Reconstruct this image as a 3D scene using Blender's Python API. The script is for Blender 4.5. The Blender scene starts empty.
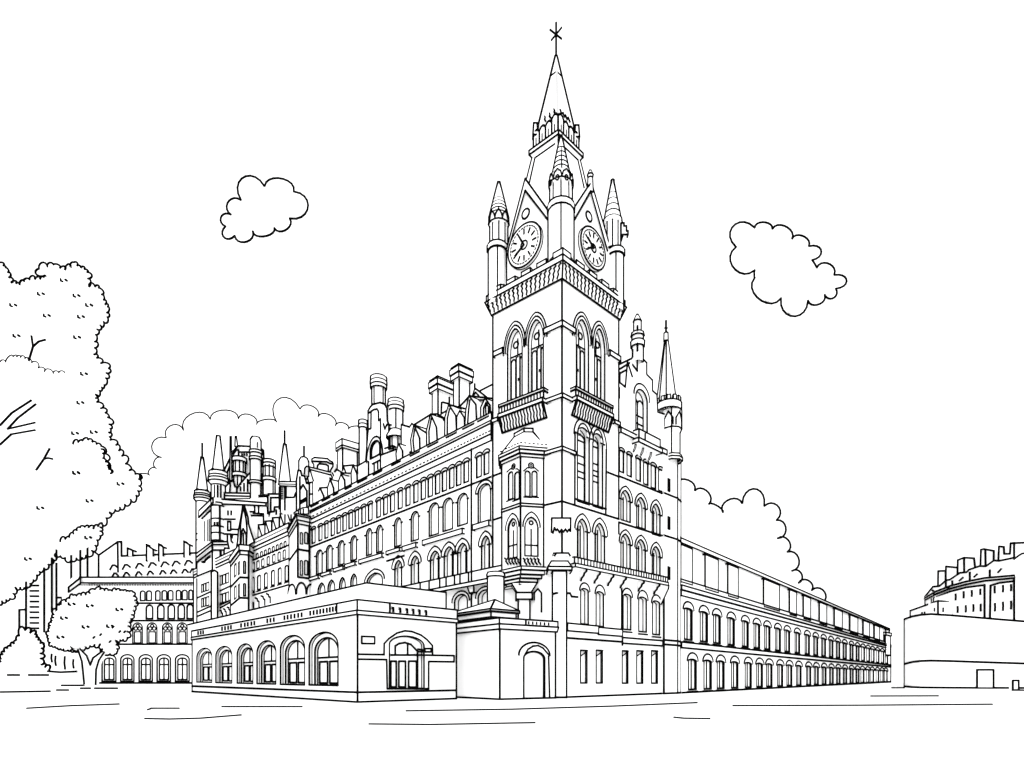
import bpy, math, random
from mathutils import Vector
from mathutils.geometry import tessellate_polygon
random.seed(7)
F = 590.0; HX = 512.0; HY = 677.0; EYE = 2.2
scn = bpy.context.scene
COL = scn.collection

# ------------------------------------------------------------------ materials
def mat(name, col, rough=1.0, bump=0.0):
    m = bpy.data.materials.new(name); m.use_nodes = True
    nt = m.node_tree; b = nt.nodes['Principled BSDF']
    b.inputs['Base Color'].default_value = (*col, 1); b.inputs['Roughness'].default_value = rough
    b.inputs['Specular IOR Level'].default_value = 0.0
    if bump:
        n = nt.nodes.new('ShaderNodeTexNoise'); n.inputs['Scale'].default_value = 3.0
        r = nt.nodes.new('ShaderNodeMapRange')
        r.inputs['To Min'].default_value = col[0]-bump; r.inputs['To Max'].default_value = col[0]
        c = nt.nodes.new('ShaderNodeCombineColor')
        nt.links.new(n.outputs['Fac'], r.inputs['Value'])
        for k in range(3): nt.links.new(r.outputs['Result'], c.inputs[k])
        nt.links.new(c.outputs['Color'], b.inputs['Base Color'])
    return m
PAPER = mat('white_plaster', (.93, .93, .93), 1, .01)
GROUND = mat('white_paving', (.93, .93, .93), 1, .01)
INK = mat('black_line', (.002, .002, .002))
GREY = mat('grey_line', (.45, .45, .45))
CLOUD = mat('cloud_white', (.95, .95, .95))
LEAFM = mat('leaf_white', (.93, .93, .93), 1, .01)

# ------------------------------------------------------------------ mesh builder
ORG = {}
class MB:
    def __init__(s): s.v = []; s.f = []; s.m = []; s.segs = []
    def add(s, pts, faces, m=0):
        b = len(s.v); s.v += [tuple(p) for p in pts]
        for f in faces: s.f.append([b+i for i in f]); s.m.append(m)
    def face(s, pts, m=0): s.add(pts, [list(range(len(pts)))], m)
    def ink(s, pts, closed=False, k=1.0, m=1):
        pts = [Vector(p) for p in pts]
        if closed: pts = pts+[pts[0]]
        for a, b in zip(pts, pts[1:]): s.segs.append((a, b, k, m))
    def tess(s, loops, to3):
        tl = [[Vector((a, b, 0)) for a, b in l] for l in loops]
        tri = tessellate_polygon(tl)
        flat = [p for l in loops for p in l]
        s.add([to3(a, b) for a, b in flat], [list(t) for t in tri])
    def loft(s, r0, r1, m=0):
        n = len(r0); s.add(list(r0)+list(r1), [(i, (i+1) % n, n+(i+1) % n, n+i) for i in range(n)], m)
    def cap(s, r): s.face(r)
    def prism(s, xy, z0, z1, xy1=None, top=True, bot=True, iv=True, it=True, ib=True, k=.85):
        xy1 = xy1 or xy
        a = [(p[0], p[1], z0) for p in xy]; b = [(p[0], p[1], z1) for p in xy1]
        s.loft(a, b)
        if top: s.cap(b)
        if bot: s.cap(a)
        if it: s.ink(b, True, k)
        if ib: s.ink(a, True, k)
        if iv is True: iv = range(len(xy))
        if iv:
            for i in iv: s.ink([a[i], b[i]], k=k)
    def slab(s, W, u0, u1, z0, z1, o0, o1, back=False, ends=True, k=.85):
        P = lambda u, z, o: W.pt(u, z, o)
        fr = [P(u0, z0, o1), P(u1, z0, o1), P(u1, z1, o1), P(u0, z1, o1)]
        bk = [P(u0, z0, o0), P(u1, z0, o0), P(u1, z1, o0), P(u0, z1, o0)]
        s.face(fr); s.loft(bk, fr); s.face(bk)
        s.ink(fr, True, k)
        if back: s.ink(bk, True, k)
        if ends:
            for i in range(4): s.ink([bk[i], fr[i]], k=k)
    def poly(s, W, pts, out=0.0, depth=1.0, px=True, closed=True, edges=None, ink=True, k=.88, backink=False):
        """outline given on a wall plane, extruded back by depth"""
        uz = [(W.u(x, out), W.z(x, y, out)) for x, y in pts] if px else pts
        fr = [W.pt(u, z, out) for u, z in uz]; bk = [W.pt(u, z, out-depth) for u, z in uz]
        s.tess([uz], lambda a, b: W.pt(a, b, out)); s.tess([uz], lambda a, b: W.pt(a, b, out-depth))
        s.loft(bk, fr)
        if ink: s.ink(fr, closed, k)
        if backink: s.ink(bk, closed, k)
        for i in (range(len(fr)) if edges is None else edges): s.ink([fr[i], bk[i]], k=k)
    def pline(s, W, pts, out=0.02, closed=False, k=.9, m=1):
        s.ink([W.P(x, y, out) for x, y in pts], closed, k, m)
    def build(s, name, parent=None, mats=None):
        o = ORG.get(parent.name, Vector((0, 0, 0))) if parent else Vector((0, 0, 0))
        v = list(s.v); f = list(s.f); mi = list(s.m)
        for a, b, k, m in s.segs:
            d = b-a; L = d.length
            if L < 1e-6: continue
            d /= L
            up = Vector((0, 0, 1)) if abs(d.z) < .9 else Vector((1, 0, 0))
            x = d.cross(up).normalized(); y = d.cross(x)
            ra = LW_PX*k*max(a.y, 5)/F; rb = LW_PX*k*max(b.y, 5)/F
            if a.z < .05 and b.z < .05: a = a+Vector((0, 0, ra*.8)); b = b+Vector((0, 0, rb*.8))
            a2 = a-d*min(ra*.5, L*.5); b2 = b+d*min(rb*.5, L*.5)
            q = len(v)
            for p, r in ((a2, ra), (b2, rb)):
                for c, e in ((0, 1), (.866, .5), (.866, -.5), (0, -1), (-.866, -.5), (-.866, .5)):
                    v.append(tuple(p+x*c*r+y*e*r))
            for i in range(6):
                f.append((q+i, q+(i+1) % 6, q+6+(i+1) % 6, q+6+i)); mi.append(m)
        me = bpy.data.meshes.new(name)
        me.from_pydata([(p[0]-o.x, p[1]-o.y, p[2]-o.z) for p in v], [], f)
        for mm in (mats or (PAPER, INK, GREY)): me.materials.append(mm)
        me.polygons.foreach_set('material_index', mi); me.update()
        ob = bpy.data.objects.new(name, me); COL.objects.link(ob)
        if parent:
            ob.parent = parent; ORG[ob.name] = o
        return ob
LW_PX = 1.14

def thing(name, label, cat, loc, group=None):
    o = bpy.data.objects.new(name, None); COL.objects.link(o); o.location = loc
    o['label'] = label; o['category'] = cat
    if group: o['group'] = group
    ORG[o.name] = Vector(loc); o.empty_display_size = 1
    return o
def single(o, label, cat, group=None, kind=None):
    if kind: o['kind'] = kind
    if label: o['label'] = label
    if cat: o['category'] = cat
    if group: o['group'] = group
    return o

# ------------------------------------------------------------------ vertical wall planes
def plan(px, Y): return Vector(((px-HX)/F*Y, Y))
class Wall:
    def __init__(s, ax, aY, vx=None, to=None):
        s.A = plan(ax, aY)
        d = Vector((vx-HX, F)) if vx is not None else plan(*to)-s.A
        s.d = d.normalized(); n = Vector((s.d.y, -s.d.x))
        if n.dot(-s.A) < 0: n = -n
        s.n = n
    def u(s, px, out=0.0):
        r = (px-HX)/F; B = s.A+s.n*out       # B.x+t*dx = r*(B.y+t*dy)
        return (r*B.y-B.x)/(s.d.x-r*s.d.y)
    def Y(s, px, out=0.0): return (s.A+s.n*out+s.d*s.u(px, out)).y
    def z(s, px, py, out=0.0): return EYE+(HY-py)*s.Y(px, out)/F
    def pt(s, u, z, out=0.0):
        p = s.A+s.n*out+s.d*u; return Vector((p.x, p.y, z))
    def P(s, px, py, out=0.0): return s.pt(s.u(px, out), s.z(px, py, out), out)
    def xy(s, u, out=0.0): return s.A+s.n*out+s.d*u
def zc(py, Y): return EYE+(HY-py)*Y/F

def curve(uc, hw, zs, za, kind, n):
    out = []
    if kind == 'gothic':
        for i in range(n+1):
            t = i/n*math.pi/3; q = i/n*math.pi/2
            out.append((uc-hw+2*hw*(1-math.cos(t))*.25+hw*(1-math.cos(q))*.75, zs+(za-zs)*(.25*math.sin(t)/math.sin(math.pi/3)+.75*math.sin(q))))
        out += [(2*uc-a, b) for a, b in reversed(out[:-1])]
    elif kind == 'pointed':
        for i in range(n+1):
            t = i/n*math.pi/3; q = i/n*math.pi/2
            out.append((uc-hw+2*hw*(1-math.cos(t))*.62+hw*(1-math.cos(q))*.38, zs+(za-zs)*(.62*math.sin(t)/math.sin(math.pi/3)+.38*math.sin(q))))
        out += [(2*uc-a, b) for a, b in reversed(out[:-1])]
    elif kind == 'flat':
        out = [(uc-hw, za), (uc+hw, za)]
    else:
        for i in range(2*n+1):
            t = math.pi*i/(2*n); out.append((uc-hw*math.cos(t), zs+(za-zs)*math.sin(t)))
    return out
class Facade:
    def __init__(s, W, poly, root, out=0.0): s.W = W; s.poly = poly; s.holes = []; s.root = root; s.out = out
    def win(s, x0, x1, yt, yb, r=2.0, kind='round', hoods=(), dep=.4, bars=(), sill=None, name='window', n=5, imp=False, pane='pane', hole=True, extra=None, hw=None, k=.78):
        """opening between pixel columns x0,x1, rows yt,yb; r = rows from spring to top; hoods = (side px, above px, below px)"""
        W = s.W; o = s.out; xc = (x0+x1)/2
        Z = lambda y: W.z(xc, y, o)
        ua, ub = sorted((W.u(x0, o), W.u(x1, o))); uc = W.u(xc, o)
        if hw: ua, ub = uc-hw, uc+hw
        uc = (ua+ub)/2; h = (ub-ua)/2
        cv = curve(uc, h, Z(yt+r), Z(yt), kind, n)
        ol = [(ua, Z(yb))]+cv+[(ub, Z(yb))]
        if abs(cv[0][1]-Z(yb)) < 1e-4: ol = cv
        mb = MB()
        if hole: s.holes.append(ol)
        dd = dep if hole else -.02
        fr = [W.pt(a, b, o) for a, b in ol]; bk = [W.pt(a, b, o-dd) for a, b in ol]
        if hole: mb.loft(fr, bk)
        mb.ink(fr, True, k)
        ppx = abs(x1-x0)/(2*h)
        for hs in hoods:
            e, a, b = hs[:3]; kd = hs[3] if len(hs) > 3 else kind
            if kd == 'flat': kd = 'round'
            he = h+e/ppx
            c1 = curve(uc, he, Z(yt+b), Z(yt-a), kd, n)
            t = min(.12*2, he*.25); c0 = curve(uc, he-t, Z(yt+b), Z(yt-a)-t, kd, n)
            # thin raised moulding whose outer arris is drawn
            f1 = [W.pt(p, q, o+.06) for p, q in c1]; f0 = [W.pt(p, q, o+.06) for p, q in c0]
            b1 = [W.pt(p, q, o-.01) for p, q in c1]; b0 = [W.pt(p, q, o-.01) for p, q in c0]
            m_ = len(f1)
            mb.add(f1+f0, [(i, i+1, m_+i+1, m_+i) for i in range(m_-1)])
            mb.add(f1+b1, [(i, i+1, m_+i+1, m_+i) for i in range(m_-1)])
            mb.add(f0+b0, [(i, i+1, m_+i+1, m_+i) for i in range(m_-1)])
            mb.ink(f1, False, k)
        if imp:
            zi = Z(yt+r)
            for q in (-1, 1):
                mb.ink([W.pt(uc+q*(h*.55 if imp != 2 else h), zi, o+.05), W.pt(uc+q*(h+1.6/ppx), zi, o+.05)], k=k)
        if sill:
            e, a, t = sill  # side px, gap px, thickness px
            zz = Z(yb+a)
            if t == 0: mb.ink([W.pt(ua-e/ppx, zz, o+.04), W.pt(ub+e/ppx, zz, o+.04)], k=k)
            else: mb.slab(W, ua-e/ppx, ub+e/ppx, Z(yb+a+t), zz, o-.05, o+.35)
        w = mb.build(name, s.root)
        pb = MB(); pb.face([W.pt(a, b, o-dd) for a, b in ol]); pb.ink([W.pt(a, b, o-dd+.01) for a, b in ol], True, k*.9)
        for b in bars:      # ('v', frac) or ('h', row) or ('s', lights) or ('o', row, rpx)
            q = o-dd+.03
            if b[0] == 'v':
                uu = ua+(ub-ua)*b[1]; top = Z(b[2]) if len(b) > 2 else Z(yt+r*.4)
                bt = Z(b[3]) if len(b) > 3 else Z(yb)
                pb.ink([W.pt(uu, bt, q), W.pt(uu, top, q)], k=k)
            elif b[0] == 'h': pb.ink([W.pt(ua, Z(b[1]), q), W.pt(ub, Z(b[1]), q)], k=k)
            elif b[0] == 'r':  # rectangle frac0, frac1, row0, row1
                pb.ink([W.pt(ua+(ub-ua)*f_, Z(y_), q) for f_, y_ in ((b[1], b[3]), (b[2], b[3]), (b[2], b[4]), (b[1], b[4]))], True, k)
            elif b[0] == 'a':  # light with round head: frac0, frac1, rowtop, rowbot, r
                u0_, u1_ = ua+(ub-ua)*b[1], ua+(ub-ua)*b[2]
                c = curve((u0_+u1_)/2, (u1_-u0_)/2, Z(b[3]+b[5]), Z(b[3]), 'round', 4)
                pb.ink([W.pt(p, z_, q) for p, z_ in [(u0_, Z(b[4]))]+c+[(u1_, Z(b[4]))]], k=k)
            elif b[0] == 'o':
                R_ = b[3]*W.Y(xc)/F; cu = ua+(ub-ua)*b[1]
                pb.ink([W.pt(cu+R_*math.cos(t_*math.pi/6), Z(b[2])+R_*math.sin(t_*math.pi/6), q) for t_ in range(12)], True, k)
        if extra: extra(pb, W, o-dd+.03, Z)
        pb.build(pane, w)
        return w
    def build(s, name='wall', mb=None, ink=None):
        mb = mb or MB()
        mb.tess([s.poly]+s.holes, lambda a, b: s.W.pt(a, b, s.out))
        return mb
def offset_poly(P, d):
    """grow a convex plan polygon outward by d"""
    n = len(P); c = sum(P, Vector((0, 0)))/n; out = []
    lines = []
    for i in range(n):
        a, b = P[i], P[(i+1) % n]; e = (b-a).normalized(); m = Vector((e.y, -e.x))
        if m.dot((a+b)/2-c) < 0: m = -m
        lines.append((a+m*d, e))
    for i in range(n):
        (p, e), (q, g) = lines[i-1], lines[i]
        den = e.x*g.y-e.y*g.x; t = ((q-p).x*g.y-(q-p).y*g.x)/den
        out.append(p+e*t)
    return out
def lerp2(c, P, s): return [c+(p-c)*s for p in P]
def ring(cx, cy, r, z, n, rot=0): return [(cx+r*math.cos(rot+2*math.pi*i/n), cy+r*math.sin(rot+2*math.pi*i/n), z) for i in range(n)]
def turret(mb, cx, Y, prof, n=16, vert=(0, 8), rot=None, top=True):
    """turned shaft: prof = [(half width px, row, draw ring?)] from bottom to top, centre column cx at depth Y"""
    c = plan(cx, Y); prev = None
    if rot is None: rot = -math.atan2(c.x, c.y)
    for q in prof:
        hwp, py = q[0], q[1]; draw = q[2] if len(q) > 2 else 1
        rg = ring(c.x, c.y, max(hwp, .05)*Y/F, zc(py, Y), n, rot)
        if prev is not None:
            mb.loft(prev, rg)
            if (q[3] if len(q) > 3 else 1):
                for i in vert:
                    if n < 16 or i not in (0, n//2): mb.ink([prev[i % n], rg[i % n]], k=.95 if i in (0, n//2) else .72); continue
                    zm = (prev[0][2]+rg[0][2])/2; dz = rg[0][2]-prev[0][2]
                    ra_ = pr_; rb_ = max(hwp, .05)*Y/F
                    sn = max(-.97, min(.97, (ra_-rb_)/dz*(zm-EYE)/c.length)) if abs(dz) > 1e-4 else 0
                    th = math.asin(sn)
                    an = rot-th if i == 0 else rot+math.pi+th
                    mb.ink([(c.x+ra_*math.cos(an), c.y+ra_*math.sin(an), prev[0][2]), (c.x+rb_*math.cos(an), c.y+rb_*math.sin(an), rg[0][2])], k=1.28)
        if draw and hwp > .6: mb.ink(rg, True, .76)
        prev = rg; pr_ = max(hwp, .05)*Y/F
    if top: mb.cap(prev)
def boxLR(mb, xl, xc, xr, Y, yt, yb, cap=None, vl=-22, vr=1130):
    """rectangular stack seen on its corner; cap = [(grow px, row bottom, row top)]"""
    L = Wall(xc, Y, vl); R = Wall(xc, Y, vr)
    a = L.A; b = L.xy(L.u(xl)); c = R.xy(R.u(xr)); d = b+c-a; P = [a, b, d, c]
    mb.prism(P, zc(yb, Y), zc(yt, Y), k=.85)
    for g, y0, y1 in (cap or ()):
        mb.prism(offset_poly(P, g*Y/F), zc(y0, Y), zc(y1, Y), k=.7)

# ================================================================== GROUND
gb = MB(); S = 3000
gb.face([(-S, -200, 0), (S, -200, 0), (S, S*1.6, 0), (-S, S*1.6, 0)])
def gpt(x, y):
    Y = F*EYE/(y-HY); return Vector(((x-HX)/F*Y, Y, 0.004))
def gline(pts, k=.55, m=1): gb.ink([gpt(*p) for p in pts], k=k, m=m)
for p in ([(27, 709), (70, 706.5), (119, 704.8)], [(147.5, 710.5), (151, 709), (179, 709)], [(145, 719.3), (170, 719.8), (200, 719), (241, 715.7)],
          [(222, 707.4), (302, 707.4)], [(369, 724.7), (430, 725.3), (535, 723.4)], [(406, 711.6), (512, 710), (610, 707), (697, 703.4)],
          [(674, 718), (684, 719), (710, 719.4)], [(733, 706.4), (860, 706), (992, 705)], [(871, 696.8), (938, 696.6)], [(892, 688.6), (904, 688.6)]):
    gline(p, .78)
for p in ([(0, 693), (50, 692.2)], [(57, 691), (68, 691)], [(62, 686.3), (84, 686.3)], [(81, 689.2), (90, 689.2)], [(95, 689.2), (117, 689.2)]):
    gline(p, .95)
single(gb.build('ground', mats=(GROUND, INK, GREY)), 'white paved ground with a few thin black joint lines', None, kind='structure')

# ================================================================== CLOCK TOWER
TY = 61.0
TL = Wall(562, TY, -200); TR = Wall(562, TY, 1120)
C1 = TL.A; C0 = TL.xy(TL.u(493)); C2 = TR.xy(TR.u(618.5)); C3 = C0+C2-C1
PT = [C1, C0, C3, C2]; CT = (C0+C2)/2
tw = thing('clock_tower', 'tall square clock tower with two round clock faces and a pointed spire', 'clock tower', (CT.x, CT.y, 0))
uL = TL.u(493); uR = TR.u(618.5)
zTop = zc(279.4, TY)
fl = Facade(TL, [(0, 0), (uL, 0), (uL, zTop), (0, zTop)], tw); fr = Facade(TR, [(0, 0), (uR, 0), (uR, zTop), (0, zTop)], tw)
# belfry openings
for f_, a_, b_ in ((fl, (507.5, 522.3), (528.3, 543.5)), (fr, (576.0, 588.6), (594.3, 604.8))):
    for j, (x0, x1) in enumerate((a_, b_)):
        low = (f_ is fl and j == 0) or (f_ is fr and j == 1)
        yt = 329 if low else 320
        yb = 412 - 14*abs((x0+x1)/2-562)/62 if 0 else (HY-(HY-397)*(1-abs((x0+x1)/2-562)/(762 if f_ is fl else 558)))+2
        f_.win(x0, x1, yt, yb, r=21, kind='gothic', hoods=((1.7, 3.4, 21), (3.7, 7.4, 22)), dep=.55, n=7, name='belfry_window',
               bars=(('v', .36, yt+26), ('v', .60, yt+26), ('v', .5, yt+8, yt+26), ('h', yt+24), ('a', .08, .34, yt+27, yb, 3), ('a', .64, .94, yt+27, yb, 3), ('o', .62, yt+13, 3.2), ('v', .45, yt+50, yt+48)))
# tall paired window on right face
fr.win(577.3, 589.2, 428, 503, r=8, hoods=((0, 4.0, 9), (3.6, 8.4, 10)), dep=.6, n=6, name='tall_window', bars=(('a', .25, .92, 433, 503, 4), ('h', 439), ('h', 454), ('h', 462), ('h', 470), ('h', 476)), imp=True)
fr.win(592.6, 602.6, 434, 507.5, r=8, hoods=((0, 4.0, 9), (3.6, 8.0, 12)), dep=.6, n=6, name='tall_window', bars=(('a', .2, .92, 438.5, 507, 4), ('h', 445), ('h', 462), ('h', 469), ('h', 474), ('h', 480)), imp=True)
for x0, x1, yt, yb in ((577.1, 587.4, 519, 560), (594.7, 604.6, 523.3, 564.5)):
    fr.win(x0, x1, yt, yb, r=12, kind='pointed', hoods=((2.6, 5.2, 11),), dep=.5, imp=True, bars=(('v', .4, yt+6), ('v', .62, yt+6)))
for x0, x1, yt, yb, yh in ((580.5, 588.2, 588.6, 624, 583), (595.9, 603.4, 591.8, 626.4, 585.2)):
    fr.win(x0, x1, yt, yb, r=2.5, hoods=((1.2, yt-yh, 2.5),), dep=.5, bars=(('v', .2, yt+2),))
for x0, x1 in ((580.3, 586.9), (596, 602.3)):
    fr.win(x0, x1, 650.3, 683, r=0, kind='flat', dep=.22, name='slit_window', extra=lambda pb, W, q, Z, x0=x0, x1=x1: pb.ink([W.pt(W.u(x0), Z(657), q+.1), W.pt(W.u(x1), Z(650.6), q+.3)], k=.6))
wb = MB(); fl.build(mb=wb); fr.build(mb=wb)
for a, b in ((C0, C3), (C3, C2)): wb.face([(a.x, a.y, 0), (b.x, b.y, 0), (b.x, b.y, zTop), (a.x, a.y, zTop)])
wb.face([(p.x, p.y, zTop) for p in PT])
wb.ink([(C1.x, C1.y, zc(447, TY)), (C1.x, C1.y, zTop)]); wb.ink([(C1.x, C1.y, zc(531, TY)), (C1.x, C1.y, zc(450, TY))]); wb.ink([(C1.x, C1.y, zc(553, TY)), (C1.x, C1.y, zc(531, TY))])
wb.ink([(C0.x, C0.y, zc(620, TY)), (C0.x, C0.y, zTop)]); wb.ink([(C2.x, C2.y, zc(501, TY)), (C2.x, C2.y, zTop)])
wb.ink([TR.P(618.6, 522.5, .02), TR.P(618.6, 534, .02)]); wb.ink([TR.P(621.5, 580, .02), TR.P(621.5, 628, .02)])
z5 = zc(501.2, TY); wb.ink([TL.pt(TL.u(543), z5, .03), (C1.x, C1.y-.03, z5), TR.pt(uR, z5, .03)])
wb.ink([TL.pt(0, 0, .02), TL.pt(TL.u(556), 0, .02)]); wb.ink([TR.pt(0, 0, .02), TR.pt(uR, 0, .02)])
wb.ink([TR.P(606.2, 446, .02), TR.P(605.6, 515.5, .02)]); wb.ink([TR.P(574.9, 432, .02), TR.P(574.6, 505.5, .02)])
wb.ink([TR.P(574.6, 498.6, .02), TR.P(606, 509, .02)])
wb.ink([TL.P(493, 476, .02), TL.P(502, 472.5, .02)]); wb.ink([TL.P(493, 520, .02), TL.P(502, 517, .02)])
wb.build('wall', tw)

def band(name, z0, z1, d, spans, root=tw, WL=TL, WR=TR):
    for W, ua, ub in spans: mb = MB(); mb.slab(W, ua, ub, z0, z1, -.05, d, ends=True); mb.build(name, root)
# string courses: corner pieces are one L-shaped prism
def cornerband(name, y0, y1, d, xl, xr, root=tw):
    z0, z1 = zc(y0, TY), zc(y1, TY)
    a = TL.u(xl); b = TR.u(xr)
    O = offset_poly(PT, d)
    P = [TL.xy(a, -.05), TL.xy(a, d), O[0], TR.xy(b, d), TR.xy(b, -.05), C1+Vector((0, .2))]
    mb = MB(); mb.prism(P, z0, z1, iv=(1, 2, 3)); mb.build(name, root)
cornerband('string_course', 327.0, 321.6, .22, 545, 574); cornerband('string_course', 398.3, 394.3, .25, 546, 574)
cornerband('string_course', 450.6, 447, .2, 545.5, 574.5)
zb0, zb1 = zc(327, TY), zc(321.6, TY)
band('string_course', zb0, zb1, .3, ((TL, TL.u(504.2), TL.u(493)-.3), (TR, TR.u(608), uR)))
band('string_course', zc(398.3, TY), zc(394.3, TY), .25, ((TL, TL.u(499), uL), (TR, TR.u(613), uR)))
# plinth string courses of the right face
mb = MB()
mb.ink([TR.pt(TR.u(567), zc(637.6, TY), .03), TR.pt(TR.u(622), zc(637.6, TY), .03), TR.pt(TR.u(622), zc(641.5, TY), .03)])
for y0, y1, d in ((630.3, 622.6, .08),):
    mb.slab(TR, TR.u(567), TR.u(598), zc(y0, TY), zc(y1, TY), -.05, d, k=.8); mb.build('string_course', tw); mb = MB(); mb.slab(TR, TR.u(598), TR.u(622), zc(y0+1.2, TY), zc(y1+1.2, TY), -.05, d-.02, k=.8)
mb.ink([TR.P(553, 594, .03), TR.P(556, 593, .03), TR.P(570, 593.2, .03), TR.P(571.5, 596.5, .03), TR.P(577.5, 597, .03)])
mb.build('string_course', tw)
# tower balconies
def balcony(W, xa, xb, yt_a, o=.75):
    yt, ym, yb = yt_a   # rail top, ledge, corbel bottom rows at xa
    mb = MB(); ua, ub = W.u(xa, o), W.u(xb, o)
    zt, zm, zl, zb = (W.z(xa, y, o) for y in (yt, ym, ym+4, yb))
    mb.slab(W, ua, ub, zm, zt-.28, 0, o-.1, ends=True); mb.slab(W, ua-.1 if ua < ub else ua+.1, ub, zt-.28, zt, 0, o)
    n = 15
    for i in range(1, n):
        u_ = ua+(ub-ua)*i/n; mb.ink([W.pt(u_, zm, o-.08), W.pt(u_, zt-.28, o-.08)], k=.75)
    mb.build('balustrade', tw)
    cb = MB(); cb.slab(W, ua, ub, zl, zm, 0, o+.08)
    P = lambda u, z, q: W.pt(u, z, q)
    A = [P(ua, zl, o), P(ub, zl, o), P(ub, zb, .12), P(ua, zb, .12)]
    cb.face(A); cb.face([P(ua, zl, o), P(ua, zb, .12), P(ua, zb, 0), P(ua, zl, 0)]); cb.face([P(ub, zl, o), P(ub, zb, .12), P(ub, zb, 0), P(ub, zl, 0)])
    cb.face([P(ua, zb, .12), P(ub, zb, .12), P(ub, zb, 0), P(ua, zb, 0)])
    cb.ink(A, True)
    for i in range(n):
        u_ = ua+(ub-ua)*(i+.3)/n; e = (ub-ua)/n
        for q in (0,):
            pts = [(0, 1), (.15, .78), (.05, .55), (.45, .3), (.4, .1), (.7, .0)]
            cb.ink([P(u_+e*a, zb+(zl-zb)*b, .12+(o-.12)*b+.03) for a, b in pts], k=.8)
    cb.build('corbel_table', tw)
balcony(TL, 543, 498.5, (387.6, 397.5, 415.5))
balcony(TR, 576.5, 613, (386.4, 395.5, 413.0))
# corbelled cornice and parapet
O0 = offset_poly(PT, .12); O1 = offset_poly(PT, .62); O2 = offset_poly(PT, .5)
za, zb_, zc_ = zc(279.4, TY), zc(265.5, TY), zc(254.5, TY)
cb = MB(); cb.prism(O0, za, zb_, O1, iv=(0, 1, 3)); cb.prism(O0, za-.02, za+.12, ib=True, it=False, iv=())
for i0, i1 in ((0, 1), (0, 3)):
    n = 17
    for k in range(n):
        t = (k+.7)/(n+.2)
        def Q(t_, s_):
            a = O0[i0].lerp(O0[i1], t_); b = O1[i0].lerp(O1[i1], t_); c = a.lerp(b, s_)+(b-CT).normalized()*.04
            return (c.x, c.y, za+(zb_-za)*s_)
        w = .5/n
        cb.ink([Q(t+w*a, b) for a, b in ((-.7, .88), (.3, .78), (-.1, .62), (.6, .48), (.3, .32), (.9, .12))], k=.8)
cb.build('corbel_table', tw)
pb = MB(); pb.prism(O2, zb_, zc(258.5, TY), ib=False)
O3 = offset_poly(PT, .15)
for i0, i1 in ((0, 1), (0, 3)):
    n = 5
    for k in range(n):
        t0, t1 = (k+.0)/n, (k+.58)/n
        a, b = O2[i0].lerp(O2[i1], t0), O2[i0].lerp(O2[i1], t1); c, d = O3[i0].lerp(O3[i1], t1), O3[i0].lerp(O3[i1], t0)
        pb.prism([a, b, c, d], zc(258.6, TY), zc(254 if k else 252.5, TY), ib=False, k=.75)
pb.build('parapet', tw)
# clock stage core and gables
core = MB(); PC = offset_poly(PT, -1.6); core.prism(PC, zb_, zc(205, TY), iv=(), it=False, ib=False)
core.build('clock_stage', tw)
g = MB(); go = -.35
g.poly(TL, [(507.0, 300), (506.6, 250), (525.2, 178.5), (548.8, 211.4), (549, 290)], go, 1.2, edges=())
g.pline(TL, [(508.2, 251), (525.2, 190.4), (548.4, 220.6)], go+.05); g.pline(TL, [(510.6, 246), (525.6, 193.8), (545, 218)], go+.05, k=.45, m=2)
g.build('clock_gable', tw)
g = MB(); g.poly(TR, [(573.6, 290), (573.2, 209), (587.8, 186.8), (590.3, 184), (592.9, 188), (611.2, 251.6), (611, 300)], go, 1.2, edges=())
g.pline(TR, [(573.9, 220.8), (590.5, 191.3), (607.4, 251)], go+.05); g.pline(TR, [(576, 219), (590.3, 195), (604.8, 247)], go+.05, k=.45, m=2)
g.build('clock_gable', tw)
fin = MB(); turret(fin, 590.3, TR.Y(590.3, go-.1), [(2.6, 192, 0), (2.0, 178), (2.6, 175), (.5, 170.5, 0)], n=8, vert=(0, 4)); fin.build('finial', tw)
def clock(W, cx, cy, R, o, hands):
    u0, z0 = W.u(cx, o), W.z(cx, cy, o)
    c = lambda r, q, n=40: [W.pt(u0+r*math.cos(2*math.pi*i/n), z0+r*math.sin(2*math.pi*i/n), q) for i in range(n)]
    mb = MB(); a, b = c(R, o+.35), c(R, o-.02); mb.loft(b, a); mb.face(a); mb.ink(a, True, .85); mb.ink(b, True, .8)
    dl = mb.build('clock_face', tw)
    mk = MB()
    dots = c(R*.84, o+.37, 64)
    for i in range(0, 64, 2): mk.ink([dots[i], dots[i+1]], k=.6)
    for i in range(12):
        t = math.pi*i/6
        mk.ink([W.pt(u0+R*s_*math.cos(t), z0+R*s_*math.sin(t), o+.38) for s_ in (.52, .73)], k=.85)
    mk.build('hour_marks', dl)
    h = MB(); h.ink([W.pt(u0+R*.2*math.cos(i*math.pi/6), z0+R*.2*math.sin(i*math.pi/6), o+.39) for i in range(12)], True, .7)
    for L, t in hands:
        h.ink([W.pt(u0, z0, o+.42), W.pt(u0+R*L*math.cos(t), z0+R*L*math.sin(t), o+.42)], k=.95)
    h.build('hands', dl)
sgn = lambda W: 1
clock(TL, 526.2, 246.8, 2.27, go, ((.45, math.radians(60)), (.62, math.radians(-28))))
clock(TR, 590.8, 250.0, 2.15, go, ((.55, math.radians(150)), (.5, math.radians(205))))
for W, cx, cy in ((TL, 526, 214), (TR, 588.5, 216.8)):
    mb = MB(); u0, z0 = W.u(cx, go), W.z(cx, cy, go)
    p = [(u0+.5*math.cos(i*math.pi/8), z0+.5*math.sin(i*math.pi/8)) for i in range(16)]
    mb.poly(W, p, go+.06, .1, px=False, edges=()); mb.build('oculus', tw)
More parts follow.
